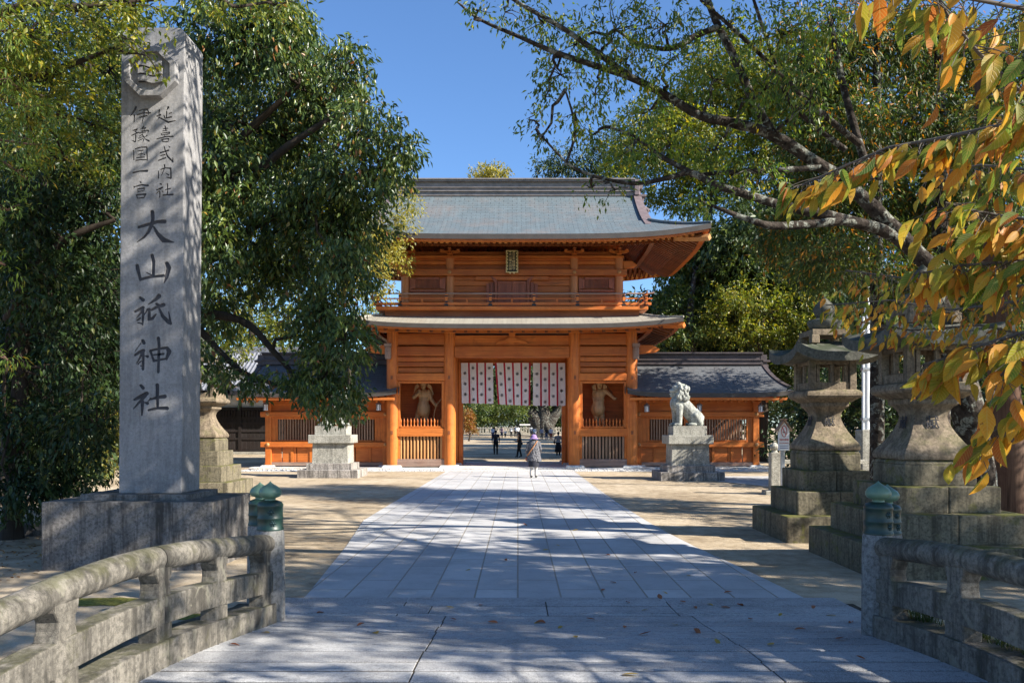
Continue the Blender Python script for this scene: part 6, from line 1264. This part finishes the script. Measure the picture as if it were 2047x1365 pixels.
for pts, Lp_, nl, sp in BR:
    W = [P(*q) for q in pts]; root = Vector((4.1+rn.uniform(-.2, .2), 2.7, min(4.4, max(2.0, W[0].z))))
    if W[0].x < 4: W = [root]+W
    W[1:1] = [W[0].lerp(W[1], q_)+Vector((0, rn.uniform(-.07, .07), rn.uniform(-.09, .05))) for q_ in (.3, .6)]
    for k in range(int((W[3]-W[0]).length*16)):
        u_ = rn.random(); p = W[0].lerp(W[3], u_); q = p+Vector((rn.gauss(0, .05), rn.gauss(0, .06), -abs(rn.gauss(0, .06)))); tw.tube([p, q], [.0014, .001], 4)
        if q.x*F/q.y+CX < 2090: continue
        L = rn.uniform(.06, .105); big_leaf(lf, q, (rn.uniform(-.7, .7), rn.uniform(-.7, .7), rn.uniform(-1.1, -.5)), (rn.uniform(-1, 1), rn.uniform(-1, 1), .6), L, L*.42, rn.uniform(-.1, .5), rn.uniform(.2, .9))
    rad = [.016]+[lerp(.010, .0025, i/(len(W)-2)) for i in range(len(W)-1)]
    tw.tube(W, [r_*(W[i].y/2.6)**.5 for i, r_ in enumerate(rad)], 7)
    seg = [(W[i+1]-W[i]).length for i in range(3, len(W)-1)]; tot = sum(seg)
    nl = int(nl*2.0)
    for k in range(nl):
        u = (k+rn.random())/nl*tot; i = 3
        for s_ in seg:
            if u <= s_ or i == len(W)-2: break
            u -= s_; i += 1
        p = W[i].lerp(W[i+1], min(1, u/max(seg[i-3], 1e-4))); Y = p.y; m_ = Y/F
        q = p+Vector((rn.gauss(0, .8), rn.gauss(0, 1.2), -abs(rn.gauss(0, 1.0))))*sp*m_
        tw.tube([p, p.lerp(q, .55)+Vector((0, 0, .004)), q], [.0016, .0013, .001], 4)
        ax = (W[i]-W[i+1]).normalized()
        d = Vector((-.35+rn.uniform(-.55, .45), rn.uniform(-.5, .5), -1.0+rn.uniform(-.1, .55)))
        L = Lp_*.70*m_*rn.choice([rn.uniform(.5, .8), rn.uniform(.75, 1.15), rn.uniform(.9, 1.2)]); up = Vector((rn.uniform(-.8, .8), -1+rn.uniform(-.4, 1.1), .5+rn.uniform(-.2, .6)))
        big_leaf(lf, q, d, up, L, L*rn.uniform(.34, .46), rn.uniform(-.1, .55), rn.uniform(.15, .95))
tw.build('branches', MT['twig'], t, off=T0, smooth=60)
lo = lf.build('leaves', MT['cherry_leaf'], t, off=T0, smooth=60, fix=False)
n_ = len(lf.v)//21; ua = lo.data.attributes.new('leaf_uv', 'FLOAT_VECTOR', 'POINT'); tt = np.array([0, .12, .3, .5, .7, .86, 1.0]); u3 = np.zeros((7, 3, 3)); u3[:, :, 0] = tt[:, None]; u3[:, :, 1] = np.array([-1, 0, 1.0]); ua.data.foreach_set('vector', np.tile(u3.reshape(-1), n_))
# fallen leaves
rn = random.Random(23); fm = []
for k in range(5):
    m = MB(); big_leaf(m, (-.05, 0, 0), (1, 0, .03), (0, .1, 1), .10, .045, rn.uniform(-.25, .3), rn.uniform(.1, .7)); fm.append(m.mesh('fallen_leaf', MT['cherry_leaf'] if k % 2 else m_leaf('dry_leaf', [(0, (.22, .07, .03)), (1, (.34, .12, .04))], .6, .1), smooth=60, fix=False))
spots = [(470, 1290), (1075, 1245), (960, 1210), (900, 1215), (1180, 1240), (1080, 1245), (1120, 1255), (1255, 1205), (1290, 1220), (1365, 1205), (1390, 1215), (1420, 1208), (1450, 1215), (1350, 1250), (1290, 1270), (1395, 1265), (1435, 1285), (1250, 1255), (1260, 1350), (1720, 1318), (1700, 1245), (1660, 1230), (1625, 1215), (1560, 1230), (1500, 1240), (1480, 1210), (1330, 1185), (1225, 1165), (1090, 1100), (1050, 1050), (1010, 1120), (935, 1140), (1205, 1180), (830, 1080), (905, 1240), (720, 1250), (750, 1265), (985, 1245), (1150, 1275), (1320, 1195), (1215, 1110), (1115, 1090), (1600, 1260), (1540, 1290), (1680, 1280), (1270, 1145), (1376, 1150), (1456, 1185), (1150, 1060), (880, 1035), (640, 1225), (530, 1265)]
for i, (px, py) in enumerate(spots):
    Y = H*F/(py-CY)
    for _ in range(4): Y = (H-max(.012, dz(Y) if Y < 8.9 else .012))*F/(py-CY)
    z = (dz(Y) if Y < 8.9 else .013)+.012; o_ = obj('fallen_leaf', fm[i % 5]); o_.location = ((px-CX)/F*Y, Y, z); o_.rotation_euler = (rn.uniform(-.25, .25), rn.uniform(-.25, .25), rn.uniform(0, 6.28)); k_ = rn.uniform(.75, 1.2); o_.scale = (k_,)*3
    tag(o_, 'small dry brown fallen leaf lying on the stone paving', 'leaf', 'fallen leaves on the paving')
# leaf litter under the shrubs
r = np.random.default_rng(9); n = 2600
pos = np.stack([r.uniform(-13, -6.2, n), r.uniform(9.2, 19, n), r.uniform(.006, .03, n)], 1); d = r.normal(size=(n, 3)); d[:, 2] *= .2; nr = r.normal(size=(n, 3))*.3; nr[:, 2] += 1
tag(obj('leaf_litter', leaf_mesh('leaf_litter', pos, d, nr, r.uniform(.05, .1, n), r.uniform(.02, .045, n), m_leaf('litter_leaf', [(0, (.16, .07, .03)), (.6, (.26, .15, .06)), (1, (.33, .22, .08))], .7, .1))), 'brown leaf litter under the shrubs at the left edge', 'leaf litter', kind='stuff')
print('leaves', NLEAF[0])
